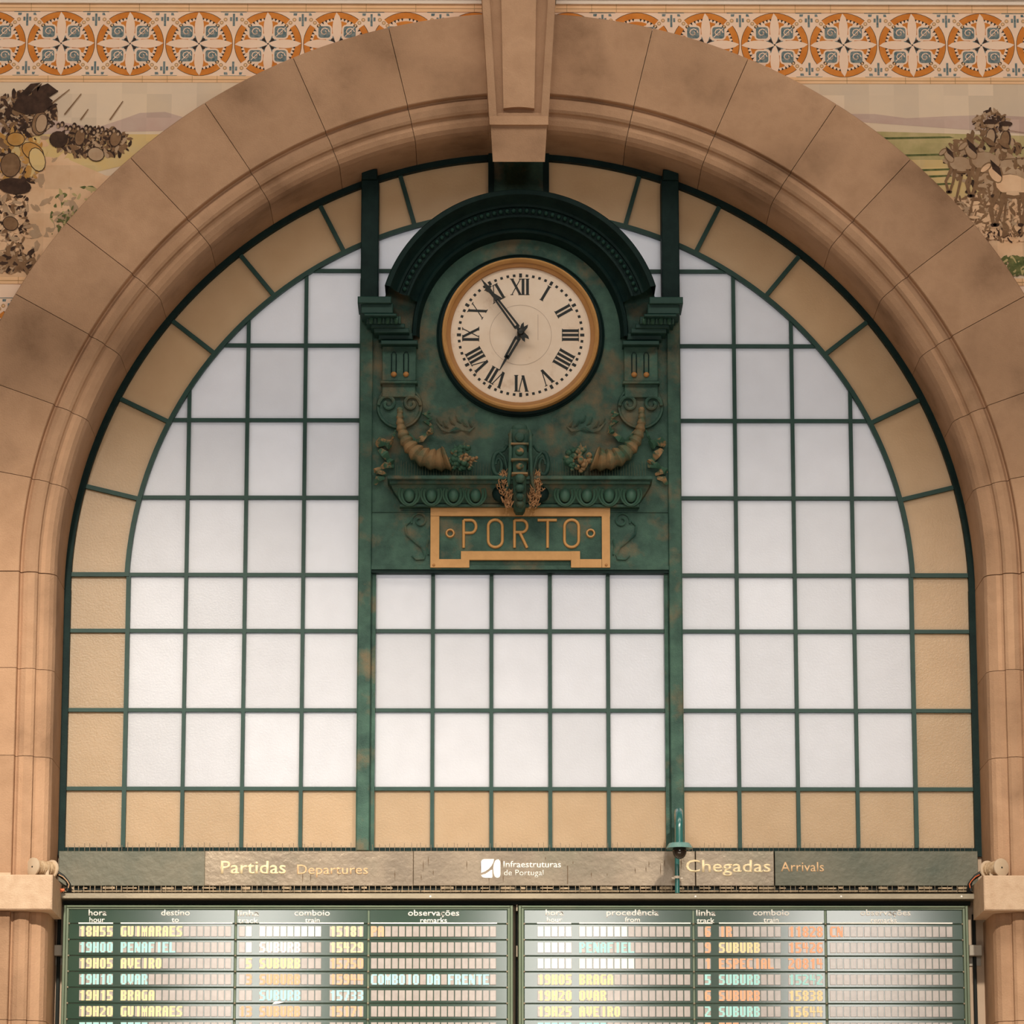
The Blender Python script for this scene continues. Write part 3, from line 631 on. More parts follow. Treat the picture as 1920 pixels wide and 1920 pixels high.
# brackets either side
def P3(px, py, Y): x, z = at(px, py, Y); return (x, Y, z)
for s in (-1, 1):
    def bx(mb, x0, x1, ya, yb, Yf, Yb=-.05, bev=.004):
        z0 = at(977, yb, Yf)[1]; z1 = at(977, ya, Yf)[1]
        xa, xb = (x0 - 976.5) * .00300, (x1 - 976.5) * .00300
        if s > 0: xa, xb = -xb, -xa
        mb.box(xa, xb, Yf, Yb, z0, z1, bev)
    b = MB()
    bx(b, 672, 735, 556, 569, -.30); bx(b, 678, 738, 569, 588, -.275); bx(b, 684, 745, 588, 593, -.285)
    bx(b, 688, 752, 593, 607, -.225); bx(b, 696, 760, 607, 615, -.20); bx(b, 702, 768, 615, 624, -.19)
    bx(b, 710, 775, 624, 637, -.13); bx(b, 715, 784, 638, 646, -.165)
    o = b.obj('capital', IRON_BAR, sur)
    for k in range(4):
        e = MB(); x = 697 + k * 15.5; cx_ = (x - 976.5) * .003 * (1 if s < 0 else -1); zz = at(977, 600, -.235)[1]
        e.ball((cx_, -.228, zz), .015, .02, .024, 8, 6)
        e.tube([(cx_ + .022, -.232, zz + .02), (cx_ + .022, -.226, zz - .02)], .004, 5)
        e.obj('egg', LG0, o, smooth=True)
    b = MB(); bx(b, 717, 781, 646, 715, -.11)
    p = b.obj('pilaster', IRON, sur)
    for x in (739, 762):
        f = MB(); xx = (x - 976.5) * .003 * (1 if s < 0 else -1); zt, zb_ = at(977, 664, -.115)[1], at(977, 700, -.115)[1]
        for dx in (-.013, .013): f.tube([(xx + dx, -.112, zt), (xx + dx, -.112, zb_)], .0035, 6)
        f.ring([(.013, -.108), (.013, -.116), (.0095, -.116)], 0, 180, 8, xx, zt)
        f.obj('flute', IRON_SHADED, p)
        f = MB(); f.ball((xx, -.112, at(977, 702, -.115)[1]), .017, .014, .016, 10, 6)
        f.obj('flute_boss', GOLD_D, p, smooth=True)
    b = MB(); bx(b, 714, 784, 714, 719, -.125); bx(b, 717, 780, 719, 745, -.10)
    b.obj('pilaster_base', IRON, sur)
    # volute medallion
    b = MB(); mx = (750 - 976.5) * .003 * (1 if s < 0 else -1); mz = at(977, 763, -.07)[1]
    b.ring([(.001, -.078), (.110, -.078), (.118, -.085), (.127, -.085), (.131, -.078), (.131, -.055)], 0, 360, 40, mx, mz)
    for q in (-1, 1):
        pts = []; cxx = mx + q * .066; czz = mz + .012
        for i in range(26):
            t = i / 25; a = radians(90 + q * (-1) * 30 + (-q) * 480 * t) if False else radians((90 - q * 100) + q * 0 + q * 430 * t); r = .040 * (1 - t) + .012
            pts.append((cxx + r * cos(a), -.088, czz + r * sin(a)))
        b.tube(pts, .011, 8)
        pts = [(mx + q * .022, -.088, mz + .085), (mx + q * .05, -.088, mz + .075), (mx + q * .095, -.088, mz + .05), (mx + q * .12, -.086, mz + .01)]
        b.tube(pts, .010, 8)
    b.obj('volute', IRON, sur, smooth=40)
    # horn of plenty
    def M(px): return px if s < 0 else 1953 - px
    path = [(750.7, 768, 4.5), (749.8, 776, 5.5), (749.6, 786, 6), (751, 797, 7.5), (753.5, 808, 8.5), (758, 820, 10), (765, 832, 11.5), (774, 843, 13.5), (786, 853, 15.5), (801, 860, 17), (817, 863, 18), (832, 862, 19.5), (840, 859, 22)]
    cen = [(P3(M(x), y, -.13 - .03 * i / 12), r * .003) for i, (x, y, r) in enumerate(path)]
    pts, rad = [], []
    for i in range(len(cen) - 1):
        for k in range(6):
            t = k / 6; p0, p1 = Vector(cen[i][0]), Vector(cen[i + 1][0]); pts.append(p0.lerp(p1, t))
            base = cen[i][1] * (1 - t) + cen[i + 1][1] * t; rad.append(base * 1.16 * (.76 + .28 * min(t * 1.5, 1) ** .6 - (.14 if t > .8 else 0)))
    pts.append(Vector(cen[-1][0])); rad.append(cen[-1][1])
    b = MB(); b.tube(pts, rad, 14); b.ball(P3(M(750), 768, -.13), .018, .014, .016)
    h = b.obj('horn', IRON_HORN, sur, smooth=50, label='weathered tan and green horn of plenty')
    rnd2 = random.Random(11 + s); f = MB()
    for k in range(48):
        a = rnd2.random() * 2 * pi; r = sqrt(rnd2.random()); x = 868 + 26 * r * cos(a); y = 861 + 23 * r * sin(a)
        f.ball(P3(M(x), y, -.13 - .06 * (1 - r) * rnd2.random() - .01), .010 + .010 * rnd2.random(), n=8, m=6)
    for k in range(12):
        a = rnd2.uniform(-.9, 1.9); x = 862 + 8 * cos(a); y = 858 - 6 * sin(a); L_ = rnd2.uniform(16, 30)
        p0, p1 = P3(M(x), y, -.13), P3(M(x + L_ * cos(a)), y - L_ * .8 * sin(a), -.15)
        f.tube([p0, tuple((p0[i] + p1[i]) / 2 for i in range(3)), p1], [.004, .011, .001], 6, .5)
    f.obj('fruit_cluster', IRON_RUST, h, smooth=40)
    # ribbons
    r = MB()
    def rib(path, w, Y=-.085):
        q = [P3(M(x), y, Y - (.02 if i % 2 else 0)) for i, (x, y) in enumerate(path)]
        r.tube(q, [1.35 * w * (.7 + .5 * (i % 2)) for i in range(len(q))], 6, .5)
    rib([(758, 806), (766, 818), (780, 828), (790, 824), (800, 815), (810, 807)], .013)
    rib([(806, 772), (796, 776), (808, 786), (798, 790), (810, 800), (806, 812)], .012)
    rib([(742, 806), (738, 818), (733, 826)], .006)
    rib([(706, 834), (714, 828), (724, 830), (732, 834)], .020)
    rib([(712, 843), (722, 852), (728, 862), (734, 868)], .016)
    rib([(738, 874), (722, 872), (714, 878), (704, 884)], .013)
    rib([(702, 884), (716, 886), (724, 890)], .009)
    rib([(720, 896), (708, 898), (703, 908)], .012)
    r.obj('ribbon', IRON_RUST, sur, smooth=50)
    r = MB()
    for k in range(6):
        x = 824 + k * 12; y = 790 + 5 * sin(k * 1.7)
        r.tube([P3(M(x - 5), y - 6, -.061), P3(M(x), y + 3, -.064), P3(M(x + 5), y + 8, -.061)], [.006, .011, .004], 6)
    rib([(818, 792), (830, 806), (842, 810), (855, 803), (866, 806), (880, 808), (890, 800)], .005, -.062)
    r.obj('drapery_relief', IRON, sur, smooth=50)
    # side scroll beside the nameplate
    r = MB(); pts = []
    for i in range(20):
        t = i / 19; a = radians(200 - 480 * t if s < 0 else 200 - 480 * t); rr = 16 * (1 - .75 * t)
        pts.append(P3(M(787 + rr * cos(a)), 976 - rr * sin(a), -.068))
    r.tube(pts, .006, 6)
    r.tube([P3(M(x), y, -.068) for x, y in ((772, 974), (760, 985), (762, 1002), (775, 1014), (790, 1026), (797, 1040), (795, 1048), (780, 1049), (772, 1042))], [.006, .007, .007, .006, .006, .006, .006, .005, .004], 6)
    r.tube([P3(M(x), y, -.068) for x, y in ((803, 1012), (800, 1024), (803, 1040))], .006, 6)
    r.obj('scroll', IRON, sur, smooth=50)

# egg and dart cornice
def zrow(y, Y): return at(977, y, Y)[1]
b = MB()
b.box(-.742, .737, -.235, -.05, zrow(898.5, -.235), zrow(891.5, -.235), .003)
b.box(-.730, .725, -.205, -.05, zrow(907, -.205), zrow(900, -.205), .003)
pr = [(909, .722, -.175), (915, .716, -.165), (925, .700, -.145), (935, .680, -.12), (944, .662, -.10)]
V = []
for y, hx, Y in pr: z = zrow(y, Y); V += [(-hx, Y, z), (hx, Y, z), (hx, -.05, z), (-hx, -.05, z)]
F = [tuple(range(4)), tuple(range(len(V) - 4, len(V)))]
for i in range(len(pr) - 1):
    for k in range(4): F.append((i * 4 + k, i * 4 + (k + 1) % 4, i * 4 + 4 + (k + 1) % 4, i * 4 + 4 + k))
b.add(V, F)
b.box(-.675, .668, -.11, -.05, zrow(950.5, -.11), zrow(944.5, -.11), .003)
cor = b.obj('cornice', IRON, sur)
LG = mat('light_green_iron', (.045, .135, .10, 1), (.07, .165, .125, 1), 12, .5, .2, 120)
for s in (-1, 1):
    for k in range(4):
        e = MB(); x = s * (.250 + k * .1235); zz = zrow(926, -.15)
        e.ball((x, -.140, zz), .031, .03, .046, 14, 8)
        for sx_, sz_, r_ in ((.042, .055, .0085), (.058, .060, .006)):
            pts = []
            for i in range(15):
                a = radians(150 + 240 * i / 14); zq = zz + sz_ * sin(a) * 1.0; pts.append((x + sx_ * cos(a), -.148 + .55 * (zz - zq) * .9, zq))
            e.tube(pts, r_, 6)
        e.obj('egg_and_dart', LG, cor, smooth=50)
# anti-bird spikes on the cornice
e = MB(); rs = random.Random(2)
for k in range(92):
    x = -.70 + k * .0154
    if abs(x) < .10: continue
    z0 = zrow(892, -.15); e.tube([(x, -.15, z0), (x + rs.uniform(-.004, .004), -.14, z0 + rs.uniform(.06, .10))], .0011, 4)
e.obj('bird_spikes', mat('spike_wire', (.10, .13, .08, 1), rough=.6), cor, kind='stuff')
# central console with beads and side scrolls
b = MB()
def cons(ya, yb, wa, wb, Ya, Yb, bulge=.0):
    n_ = 8; V = []
    za, zb = at(975, ya, Ya)[1], at(975, yb, Yb)[1]
    for (z, w_, Y) in ((za, wa, Ya), (zb, wb, Yb)):
        for i in range(n_ + 1):
            u = -1 + 2 * i / n_; V.append((-.004 + u * w_, Y + .02 * abs(u) ** 3, z))
        V += [(-.004 + w_, -.05, z), (-.004 - w_, -.05, z)]
    m_ = n_ + 3; b.add(V, [tuple(range(m_)), tuple(range(m_, 2 * m_))[::-1]] + [(i, (i + 1) % m_, (i + 1) % m_ + m_, i + m_) for i in range(m_)])
cons(800, 806, .040, .050, -.20, -.23); cons(806, 830, .050, .046, -.23, -.24)
cons(833, 858, .042, .040, -.255, -.27); cons(858, 864, .048, .048, -.275, -.275); cons(864, 884, .040, .037, -.275, -.27); cons(884, 890, .042, .040, -.28, -.28)
cons(890, 950, .038, .033, -.27, -.20); cons(950, 960, .033, .020, -.20, -.17)
b.ball((-.004, -.19, at(975, 803, -.2)[1]), .045, .03, .032, 14, 8)
con = b.obj('console', IRON, sur, smooth=30)
for y, w_, Y in ((831.5, .050, -.262), (861, .048, -.292), (887, .045, -.298)):
    e = MB(); zz = at(975, y, Y)[1]; e.box(-.004 - w_, -.004 + w_, Y, -.08, zz - .006, zz + .006, .003); e.obj('console_ledge', IRON_HORN, con)
for y, w_, h_, Y in ((819, .030, .030, -.243), (847, .026, .024, -.27), (874, .022, .018, -.285)):
    e = MB(); e.ball((-.004, Y, at(975, y, Y)[1]), w_, .014, h_, 14, 8); e.obj('console_cushion', IRON_RUST if h_ < .03 else IRON, con, smooth=True)
for y, r_, Y in ((897, .030, -.285), (915, .028, -.265), (931, .026, -.245), (945, .024, -.22)):
    e = MB(); e.ball(P3(975, y, Y), r_ * .98, .026, r_ * .88, 14, 8); e.obj('console_bead', IRON, con, smooth=True)
for s in (-1, 1):
    e = MB(); C0 = 976
    def Q(dx, y, Y): return P3(C0 + s * dx, y, Y)
    e.tube([Q(17, 806, -.2), Q(19, 818, -.23), Q(19, 850, -.25), Q(20, 880, -.25), Q(22, 905, -.23), Q(29, 925, -.2)], [.008, .010, .011, .011, .011, .006], 8)
    e.ball(Q(20, 815, -.21), .012)
    pts = [Q(25, 836, -.15), Q(32, 845, -.17)]
    for i in range(22):
        t = i / 21; a = radians(75 - 430 * t); rr = 1 - .62 * t; pts.append(Q(42 + 11 * rr * cos(a), 872 - 24 * rr * sin(a), -.16))
    e.tube(pts, [.009] * 2 + [.014 - .006 * i / 21 for i in range(22)], 8)
    e.tube([Q(40, 848, -.17), Q(30, 858, -.19), Q(25, 880, -.2), Q(24, 910, -.19)], .008, 8)
    e.obj('console_scroll', IRON, con, smooth=50)
    e = MB(); e.ball(Q(40, 925, -.15), .040, .03, .05, 10, 8); e.ball(Q(32, 938, -.13), .03, .03, .03)
    e.obj('leaf_boss', IRON_SHADED, con, smooth=50)

# bird nest material caught beside the console
NESTM = mat('dry_straw', (.42, .22, .10, 1), (.58, .34, .18, 1), 60, .9)
for s, wh in ((-1, 'left'), (1, 'right')):
    e = MB(); rr = random.Random(40 + s)
    for k in range(190):
        t = rr.random(); x = 976 + s * (16 + 20 * rr.random() * (.6 + .5 * sin(pi * t))) ; y = 888 + 66 * t
        if t < .5: x += s * 6
        a = rr.uniform(-1.3, 1.3) + pi / 2; L_ = rr.uniform(5, 13); Y = -.19 - .05 * rr.random() + .02 * t
        p0 = P3(x, y, Y); p1 = P3(x + L_ * cos(a) * .7, y - L_ * sin(a), Y - rr.uniform(-.02, .02))
        mid = tuple((p0[i] + p1[i]) / 2 + rr.uniform(-.004, .004) for i in range(3))
        e.tube([p0, mid, p1], [.0022, .003, .001], 4)
    e.obj('bird_nest', NESTM, category='nest', label='tangle of dry tan straw lodged on the cornice, just %s of the central console' % wh)

# ------------------------------------------------------------------ clock
clk = thing('wall_clock', 'round station clock with cream roman numeral dial and gold rim', 'clock', (0.003, -.06, CZ))
X0 = .003
b = MB(); b.ring([(.0001, -.080), (.398, -.080), (.398, -.06)], 0, 360, 72, X0, CZ); dial = b.obj('dial', DIAL, clk)
b = MB(); b.ring([(.418, -.108), (.422, -.118), (.432, -.128), (.442, -.122), (.446, -.10), (.446, -.058)], 0, 360, 96, X0, CZ)
bez = b.obj('bezel', GOLD, clk, smooth=35)
b = MB(); b.ring([(.395, -.075), (.397, -.096), (.405, -.099), (.418, -.104), (.420, -.11)], 0, 360, 96, X0, CZ)
b.obj('bezel_inner', GOLD_D, bez, smooth=35)
b = MB(); b.ring([(.446, -.075), (.462, -.072), (.470, -.080), (.476, -.074), (.476, -.058)], 0, 360, 96, X0, CZ)
b.obj('rim_groove', IRON_SHADED, bez, smooth=35)
b = MB(); b.ring([(.174, -.081), (.176, -.081)], 0, 360, 64, X0, CZ); b.box(X0 + .098, X0 + .1, -.0812, -.08, CZ - .03, CZ + .12); b.obj('dial_ring', LINE, dial)
for i in range(60):
    b = MB(); a = radians(i * 6); r = .349; hw, hr = (.0075, .0075) if i % 5 else (.0082, .012)
    c, s_ = cos(a), sin(a)
    q = [(-hw, -hr), (hw, -hr), (hw, hr), (-hw, hr)]
    b.flat([(X0 + (r + v) * s_ + u * c, CZ + (r + v) * c - u * s_) for u, v in q], -.0815)
    b.obj('minute_mark', BLACK, dial)
GL = {'I': [((0, 0), (0, 1), 1)], 'V': [((-.24, 1), (0, 0), 1), ((.24, 1), (0, 0), 0)], 'X': [((-.26, 1), (.26, 0), 1), ((.26, 1), (-.26, 0), 0)]}
WD = {'I': .275, 'V': .54, 'X': .58}
HT = .092; RB = .236
for h, txt in enumerate(['XII', 'I', 'II', 'III', 'IIII', 'V', 'VI', 'VII', 'VIII', 'IX', 'X', 'XI']):
    b = MB(); a = radians(h * 30); tot = sum(WD[c] for c in txt); x = -tot / 2
    T = lambda u, v: (X0 + (RB + v * HT) * sin(a) + u * HT * cos(a), CZ + (RB + v * HT) * cos(a) - u * HT * sin(a))
    for c in txt:
        cx_ = x + WD[c] / 2; x += WD[c]
        for (p, q, thick) in GL[c]:
            hw = .085 if thick else .03
            b.flat([T(cx_ + p[0] - hw, p[1]), T(cx_ + p[0] + hw, p[1]), T(cx_ + q[0] + hw, q[1]), T(cx_ + q[0] - hw, q[1])], -.0815 - .0002 * thick)
            for (e0, r_) in ((p, 0), (q, 1)):
                if c == 'V' and e0[1] == 0: continue
                sw = .125 if thick else .09
                b.flat([T(cx_ + e0[0] - sw, e0[1] - .02), T(cx_ + e0[0] + sw, e0[1] - .02), T(cx_ + e0[0] + sw, e0[1] + .025), T(cx_ + e0[0] - sw, e0[1] + .025)], -.0819)
    b.obj('numeral', BLACK, dial)
def hand(name, ang, L_, wide, Y, tip):
    b = MB(); a = radians(ang); D = (sin(a), cos(a)); Nn = (cos(a), -sin(a))
    T = lambda u, v: (X0 + v * D[0] + u * Nn[0], CZ + .004 + v * D[1] + u * Nn[1])
    st = .0058 if tip else .0068
    for s in (-1, 1):
        b.prism([T(s * wide, .035), T(s * (wide - 2 * st), .045), T(s * .001, L_ * (.62 if tip else .68)), T(s * (.001 + 2 * st), L_ * (.62 if tip else .68))], Y, Y + .006)
    b.prism([T(-wide, .03), T(wide, .03), T(wide - st, .046), T(-wide + st, .046)], Y, Y + .006)
    b.prism([T(-.008, L_ * .60), T(.008, L_ * .60), T(.011 if tip else .006, L_ * .80), T(.002, L_), T(-.002, L_), T(-.011 if tip else -.006, L_ * .80)], Y, Y + .006)
    if tip:
        b.prism([T(-.024, L_ * .83), T(0, L_ * .80), T(.024, L_ * .83), T(.008, L_ * .87), T(.006, L_ * .93), T(-.006, L_ * .93), T(-.008, L_ * .87)], Y - .001, Y + .006)
        b.prism([T(-.015, L_ * .64), T(0, L_ * .60), T(.015, L_ * .64), T(0, L_ * .70)], Y - .001, Y + .006)
    b.prism([T(-.008, .03), T(.008, .03), T(.020, -.045), T(.014, -.062), T(0, -.04), T(-.014, -.062), T(-.020, -.045)], Y, Y + .006)
    b.obj(name, BLACK, clk)
hand('hour_hand', 208.6, .250, .018, -.118, False)
hand('minute_hand', 324.2, .378, .017, -.136, True)
b = MB(); b.ring([(.0001, -.148), (.014, -.146), (.020, -.138), (.020, -.08)], 0, 360, 24, X0, CZ + .004); b.obj('hub', BLACK, clk, smooth=35)

# ------------------------------------------------------------------ PORTO nameplate
def np_(X, Y): return 660 + X / 3, 700 + Y / 3
PYf = -.085
pl = thing('station_name_plate', 'gold framed name plate reading PORTO under the clock cornice', 'sign', (0, -.06, at(977, 1063, -.06)[1]))
b = MB()
def nb(x0, y0, x1, y1): a = np_(x0, y0); c = np_(x1, y1); b.pbox(a[0], a[1], c[0], c[1], PYf, -.0605)
nb(442, 755, 1452, 803); nb(442, 803.2, 490, 1092); nb(1405, 803.2, 1452, 1092); nb(490.2, 1045, 612.8, 1092); nb(1283.2, 1045, 1404.8, 1092); nb(660.2, 1000, 1231.8, 1050); nb(613, 1000, 660, 1092); nb(1232, 1000, 1283, 1092)
b.obj('plate_frame', GOLD, pl)
b = MB(); a_ = np_(488, 800); c_ = np_(1407, 1047); b.pbox(a_[0], a_[1], c_[0], c_[1], -.066, -.058); b.obj('plate_field', IRON, pl)
def stroke(mb, pts, r_=.0085, Y=-.07): mb.tube([P3(*np_(x, y), Y) for x, y in pts], r_, 8)
def arcp(cx, cy, rx, ry, a0, a1, n=12): return [(cx + rx * cos(radians(a0 + (a1 - a0) * i / n)), cy - ry * sin(radians(a0 + (a1 - a0) * i / n))) for i in range(n + 1)]
def letter(pls):
    b = MB()
    for p in pls: stroke(b, p)
    b.obj('letter', GOLD, pl, smooth=60)
letter([[(628, 982), (628, 826)], [(628, 826), (668, 826)] + arcp(668, 862, 30, 36, 90, -90) + [(628, 898)]])
for cx in (806, 1235):
    letter([arcp(cx, 862, 40, 38, 180, 0) + [(cx + 40, 940)] + arcp(cx, 940, 40, 38, 0, -180) + [(cx - 40, 862)]])
letter([[(914, 982), (914, 826)], [(914, 826), (955, 826)] + arcp(955, 860, 30, 34, 90, -90) + [(914, 894)], [(945, 898), (985, 982)]])
letter([[(1044, 826), (1152, 826)], [(1100, 826), (1100, 982)]])
for cx in (552, 1342):
    b = MB(); x, z = at(*np_(cx, 900), -.07)
    b.ring([(.014, -.066), (.017, -.082), (.024, -.082), (.028, -.066)], 0, 360, 20, x, z); b.obj('roundel', GOLD, pl, smooth=35)
for q in ((460, 1078), (1430, 1078)):
    b = MB(); b.ball(P3(*np_(*q), -.087), .008, .004, .008); b.obj('screw', GOLD_D, pl, smooth=True)

# ------------------------------------------------------------------ text helper
def text(s, name, parent, m, x0, x1, ybase, Y, size=None, bold=0.0, height=None, label=None, extr=.002):
    cu = bpy.data.curves.new(name, 'FONT'); cu.body = s; cu.size = 1; cu.extrude = 0; cu.offset = bold; cu.resolution_u = 3
    tmp = bpy.data.objects.new('tmp', cu); COL.objects.link(tmp)
    dg = bpy.context.evaluated_depsgraph_get(); me = bpy.data.meshes.new_from_object(tmp.evaluated_get(dg)); me.name = name
    bpy.data.objects.remove(tmp)
    vs = [v.co.copy() for v in me.vertices]; mnx, mxx = min(v.x for v in vs), max(v.x for v in vs)
    ax, az = at(x0, ybase, Y); bx_, _ = at(x1, ybase, Y); sx = (bx_ - ax) / (mxx - mnx)
    cap = .73; sz = (height * .003 / .977 / cap) if height else sx
    for v in me.vertices:
        x, y = v.co.x, v.co.y; v.co = (ax + (x - mnx) * sx, Y, az + y * sz)
    me.materials.append(m)
    bm = bmesh.new(); bm.from_mesh(me); r = bmesh.ops.extrude_face_region(bm, geom=bm.faces[:])
    for v in [g for g in r['geom'] if isinstance(g, bmesh.types.BMVert)]: v.co.y -= extr
    bmesh.ops.recalc_face_normals(bm, faces=bm.faces); bm.to_mesh(me); bm.free()
    o = bpy.data.objects.new(name, me); COL.objects.link(o); o.parent = parent; o.location = -wloc(parent)
    if label: o['label'] = label
    return o

# ------------------------------------------------------------------ long header sign
sg = thing('header_sign', 'long weathered bronze header board reading Partidas and Chegadas under the window', 'sign', (0, -.08, 4.13))
YS = -.085
seams = [(110, 384, SIGN_G), (384, 775, SIGN), (775, 1304, SIGN), (1304, 1452, SIGN), (1452, 1835, SIGN_G)]
for x0, x1, m_ in seams:
    b = MB(); b.pbox(x0 + .4, 1595.5, x1 - .4, 1661, YS, -.02, .002); b.obj('sign_panel', m_, sg)
b = MB(); rs = random.Random(9)
for k in range(46):
    x0 = 118 + k * 37.3; wv = rs.uniform(8, 34)
    if k > 22 or rs.random() > .3: b.pbox(x0, 1663 + rs.uniform(-.5, 1), x0 + wv, 1667 + rs.uniform(-1, 1), YS - .01, -.03)
    b.pbox(x0, 1669.5, x0 + 36, 1672, YS - .015, -.03)
for k in range(170):
    x0 = 118 + k * 10.1 + rs.uniform(-2, 2); b.pbox(x0, 1661, x0 + .9, 1673, YS - .02, YS - .015)
b.obj('netting_strip', NET, sg, kind='stuff')
b = MB(); rs = random.Random(31)
for k in range(170):
    x = 130 + k * 10 + rs.uniform(-3, 3)
    b.pbox(x, 1590 - rs.uniform(3, 11), x + .8, 1596, -.05, -.048)
b.obj('bird_spikes', mat('spike_steel', (.16, .12, .08, 1), rough=.5), sg, kind='stuff')
b = MB(); b.pbox(120, 1661, 1828, 1675, -.06, -.02); b.obj('netting_shade', DARK, sg)  # dark strip standing in for the shade behind the netting
text('Partidas', 'lettering', sg, T_SIGN, 414, 536, 1638, YS, height=24, bold=.012)
text('Departures', 'lettering', sg, T_SIGN2, 557, 690, 1639, YS, height=18, bold=.005)
text('Chegadas', 'lettering', sg, T_SIGN, 1286, 1445, 1635, YS, height=23, bold=.010)
text('Arrivals', 'lettering', sg, T_SIGN2, 1464, 1545, 1634, YS, height=18, bold=.005)
text('Infraestruturas', 'lettering', sg, T_WHITE, 944, 1052, 1626.5, YS, height=12, bold=.012)
text('de Portugal', 'lettering', sg, T_WHITE, 945, 1019, 1641.5, YS, height=11, bold=-.004)
b = MB()
L8 = lambda pts: [at(860 + x / 8, 1590 + y / 8, YS - .002) for x, y in pts]
for pts in ([(335, 205), (350, 178), (380, 165), (532, 165), (522, 212), (495, 265), (455, 312), (400, 350), (337, 375)],
            [(337, 405), (400, 388), (450, 355), (485, 328), (505, 325), (507, 430), (500, 447), (400, 448), (362, 440), (342, 422)],
            [(548, 190), (570, 173), (600, 170), (622, 198), (627, 230), (627, 400), (615, 435), (592, 447), (565, 445), (540, 425), (524, 380), (518, 300), (528, 235)]):
    b.prism(L8(pts), YS - .003, YS + .002)
b.obj('emblem', T_WHITE, sg)
# cracks and scratches on the sign
b = MB(); rs = random.Random(17)
for k in range(26):
    x = rs.uniform(520, 1280); y = rs.uniform(1602, 1640); L_ = rs.uniform(6, 26)
    b.prism([at(x, y, YS - .001), at(x + 1.0, y + L_ * .4, YS - .001), at(x + .4, y + L_, YS - .001), at(x - .5, y + L_ * .5, YS - .001)], YS - .0015, YS)
b.pbox(1063.5, 1623, 1065, 1658, YS - .0015, YS)
b.obj('crack', mat('crack_brown', (.13, .085, .05, 1), rough=.9), sg)

# metal ledge over the boards
led = thing('metal_ledge', 'narrow bronze metal ledge running above both train boards', 'ledge', (0, -.1, 4.04))
b = MB(); b.pbox(105, 1674, 1834, 1686, -.20, -.045, .003); b.obj('ledge_board', LEDGE, led)
b = MB(); b.pbox(118, 1686, 1820, 1697, -.10, -.045); b.obj('ledge_shade_strip', DARK, led)  # dark strip painted as the shadow under the ledge
for x in (111, 1304, 1577, 1803, 807):
    b = MB(); b.ball(P3(x, 1681, -.201), .006, .004, .006, 8, 5); b.obj('rivet', T_WHITE, led, smooth=True)

# ------------------------------------------------------------------ train boards
F5 = {'A': '01110 11011 11011 11111 11011 11011 11011', 'B': '11110 11011 11011 11110 11011 11011 11110', 'C': '01111 11000 11000 11000 11000 11000 01111', 'D': '11110 11011 11011 11011 11011 11011 11110',
      'E': '11111 11000 11000 11110 11000 11000 11111', 'F': '11111 11000 11000 11110 11000 11000 11000', 'G': '01111 11000 11000 11011 11011 11011 01111', 'H': '11011 11011 11011 11111 11011 11011 11011', 'I': '00110 00110 00110 00110 00110 00110 00110',
      'L': '11000 11000 11000 11000 11000 11000 11111', 'M': '10001 11011 11111 11111 10101 10101 10101', 'N': '11001 11101 11101 11111 10111 10111 10011', 'O': '01110 11011 11011 11011 11011 11011 01110', 'P': '11110 11011 11011 11110 11000 11000 11000',
      'R': '11110 11011 11011 11110 11010 11011 11011', 'S': '01111 11000 11000 01110 00011 00011 11110', 'T': '11111 00110 00110 00110 00110 00110 00110', 'U': '11011 11011 11011 11011 11011 11011 01110', 'V': '11011 11011 11011 11011 11011 01110 00100',
      '0': '01110 11011 11011 11011 11011 11011 01110', '1': '00110 01110 00110 00110 00110 00110 00110', '2': '11110 00011 00011 00110 01100 11000 11111', '3': '11110 00011 00011 01110 00011 00011 11110', '4': '11010 11010 11010 11111 00010 00010 00010',
      '5': '11111 11000 11000 11110 00011 00011 11110', '6': '01111 11000 11000 11110 11011 11011 01110', '7': '11111 00011 00011 00110 00110 01100 01100', '8': '01110 11011 11011 01110 11011 11011 01110', '9': '01110 11011 11011 01111 00011 00011 11110', ' ': ''}
ROWY = [1737.0, 1767.0, 1797.0, 1827.0, 1857.0, 1887.0, 1917.0]
SEPY = [1732.5, 1762.5, 1792.5, 1822.2, 1852.0, 1881.8, 1911.8, 1941.5]
YB = -.135
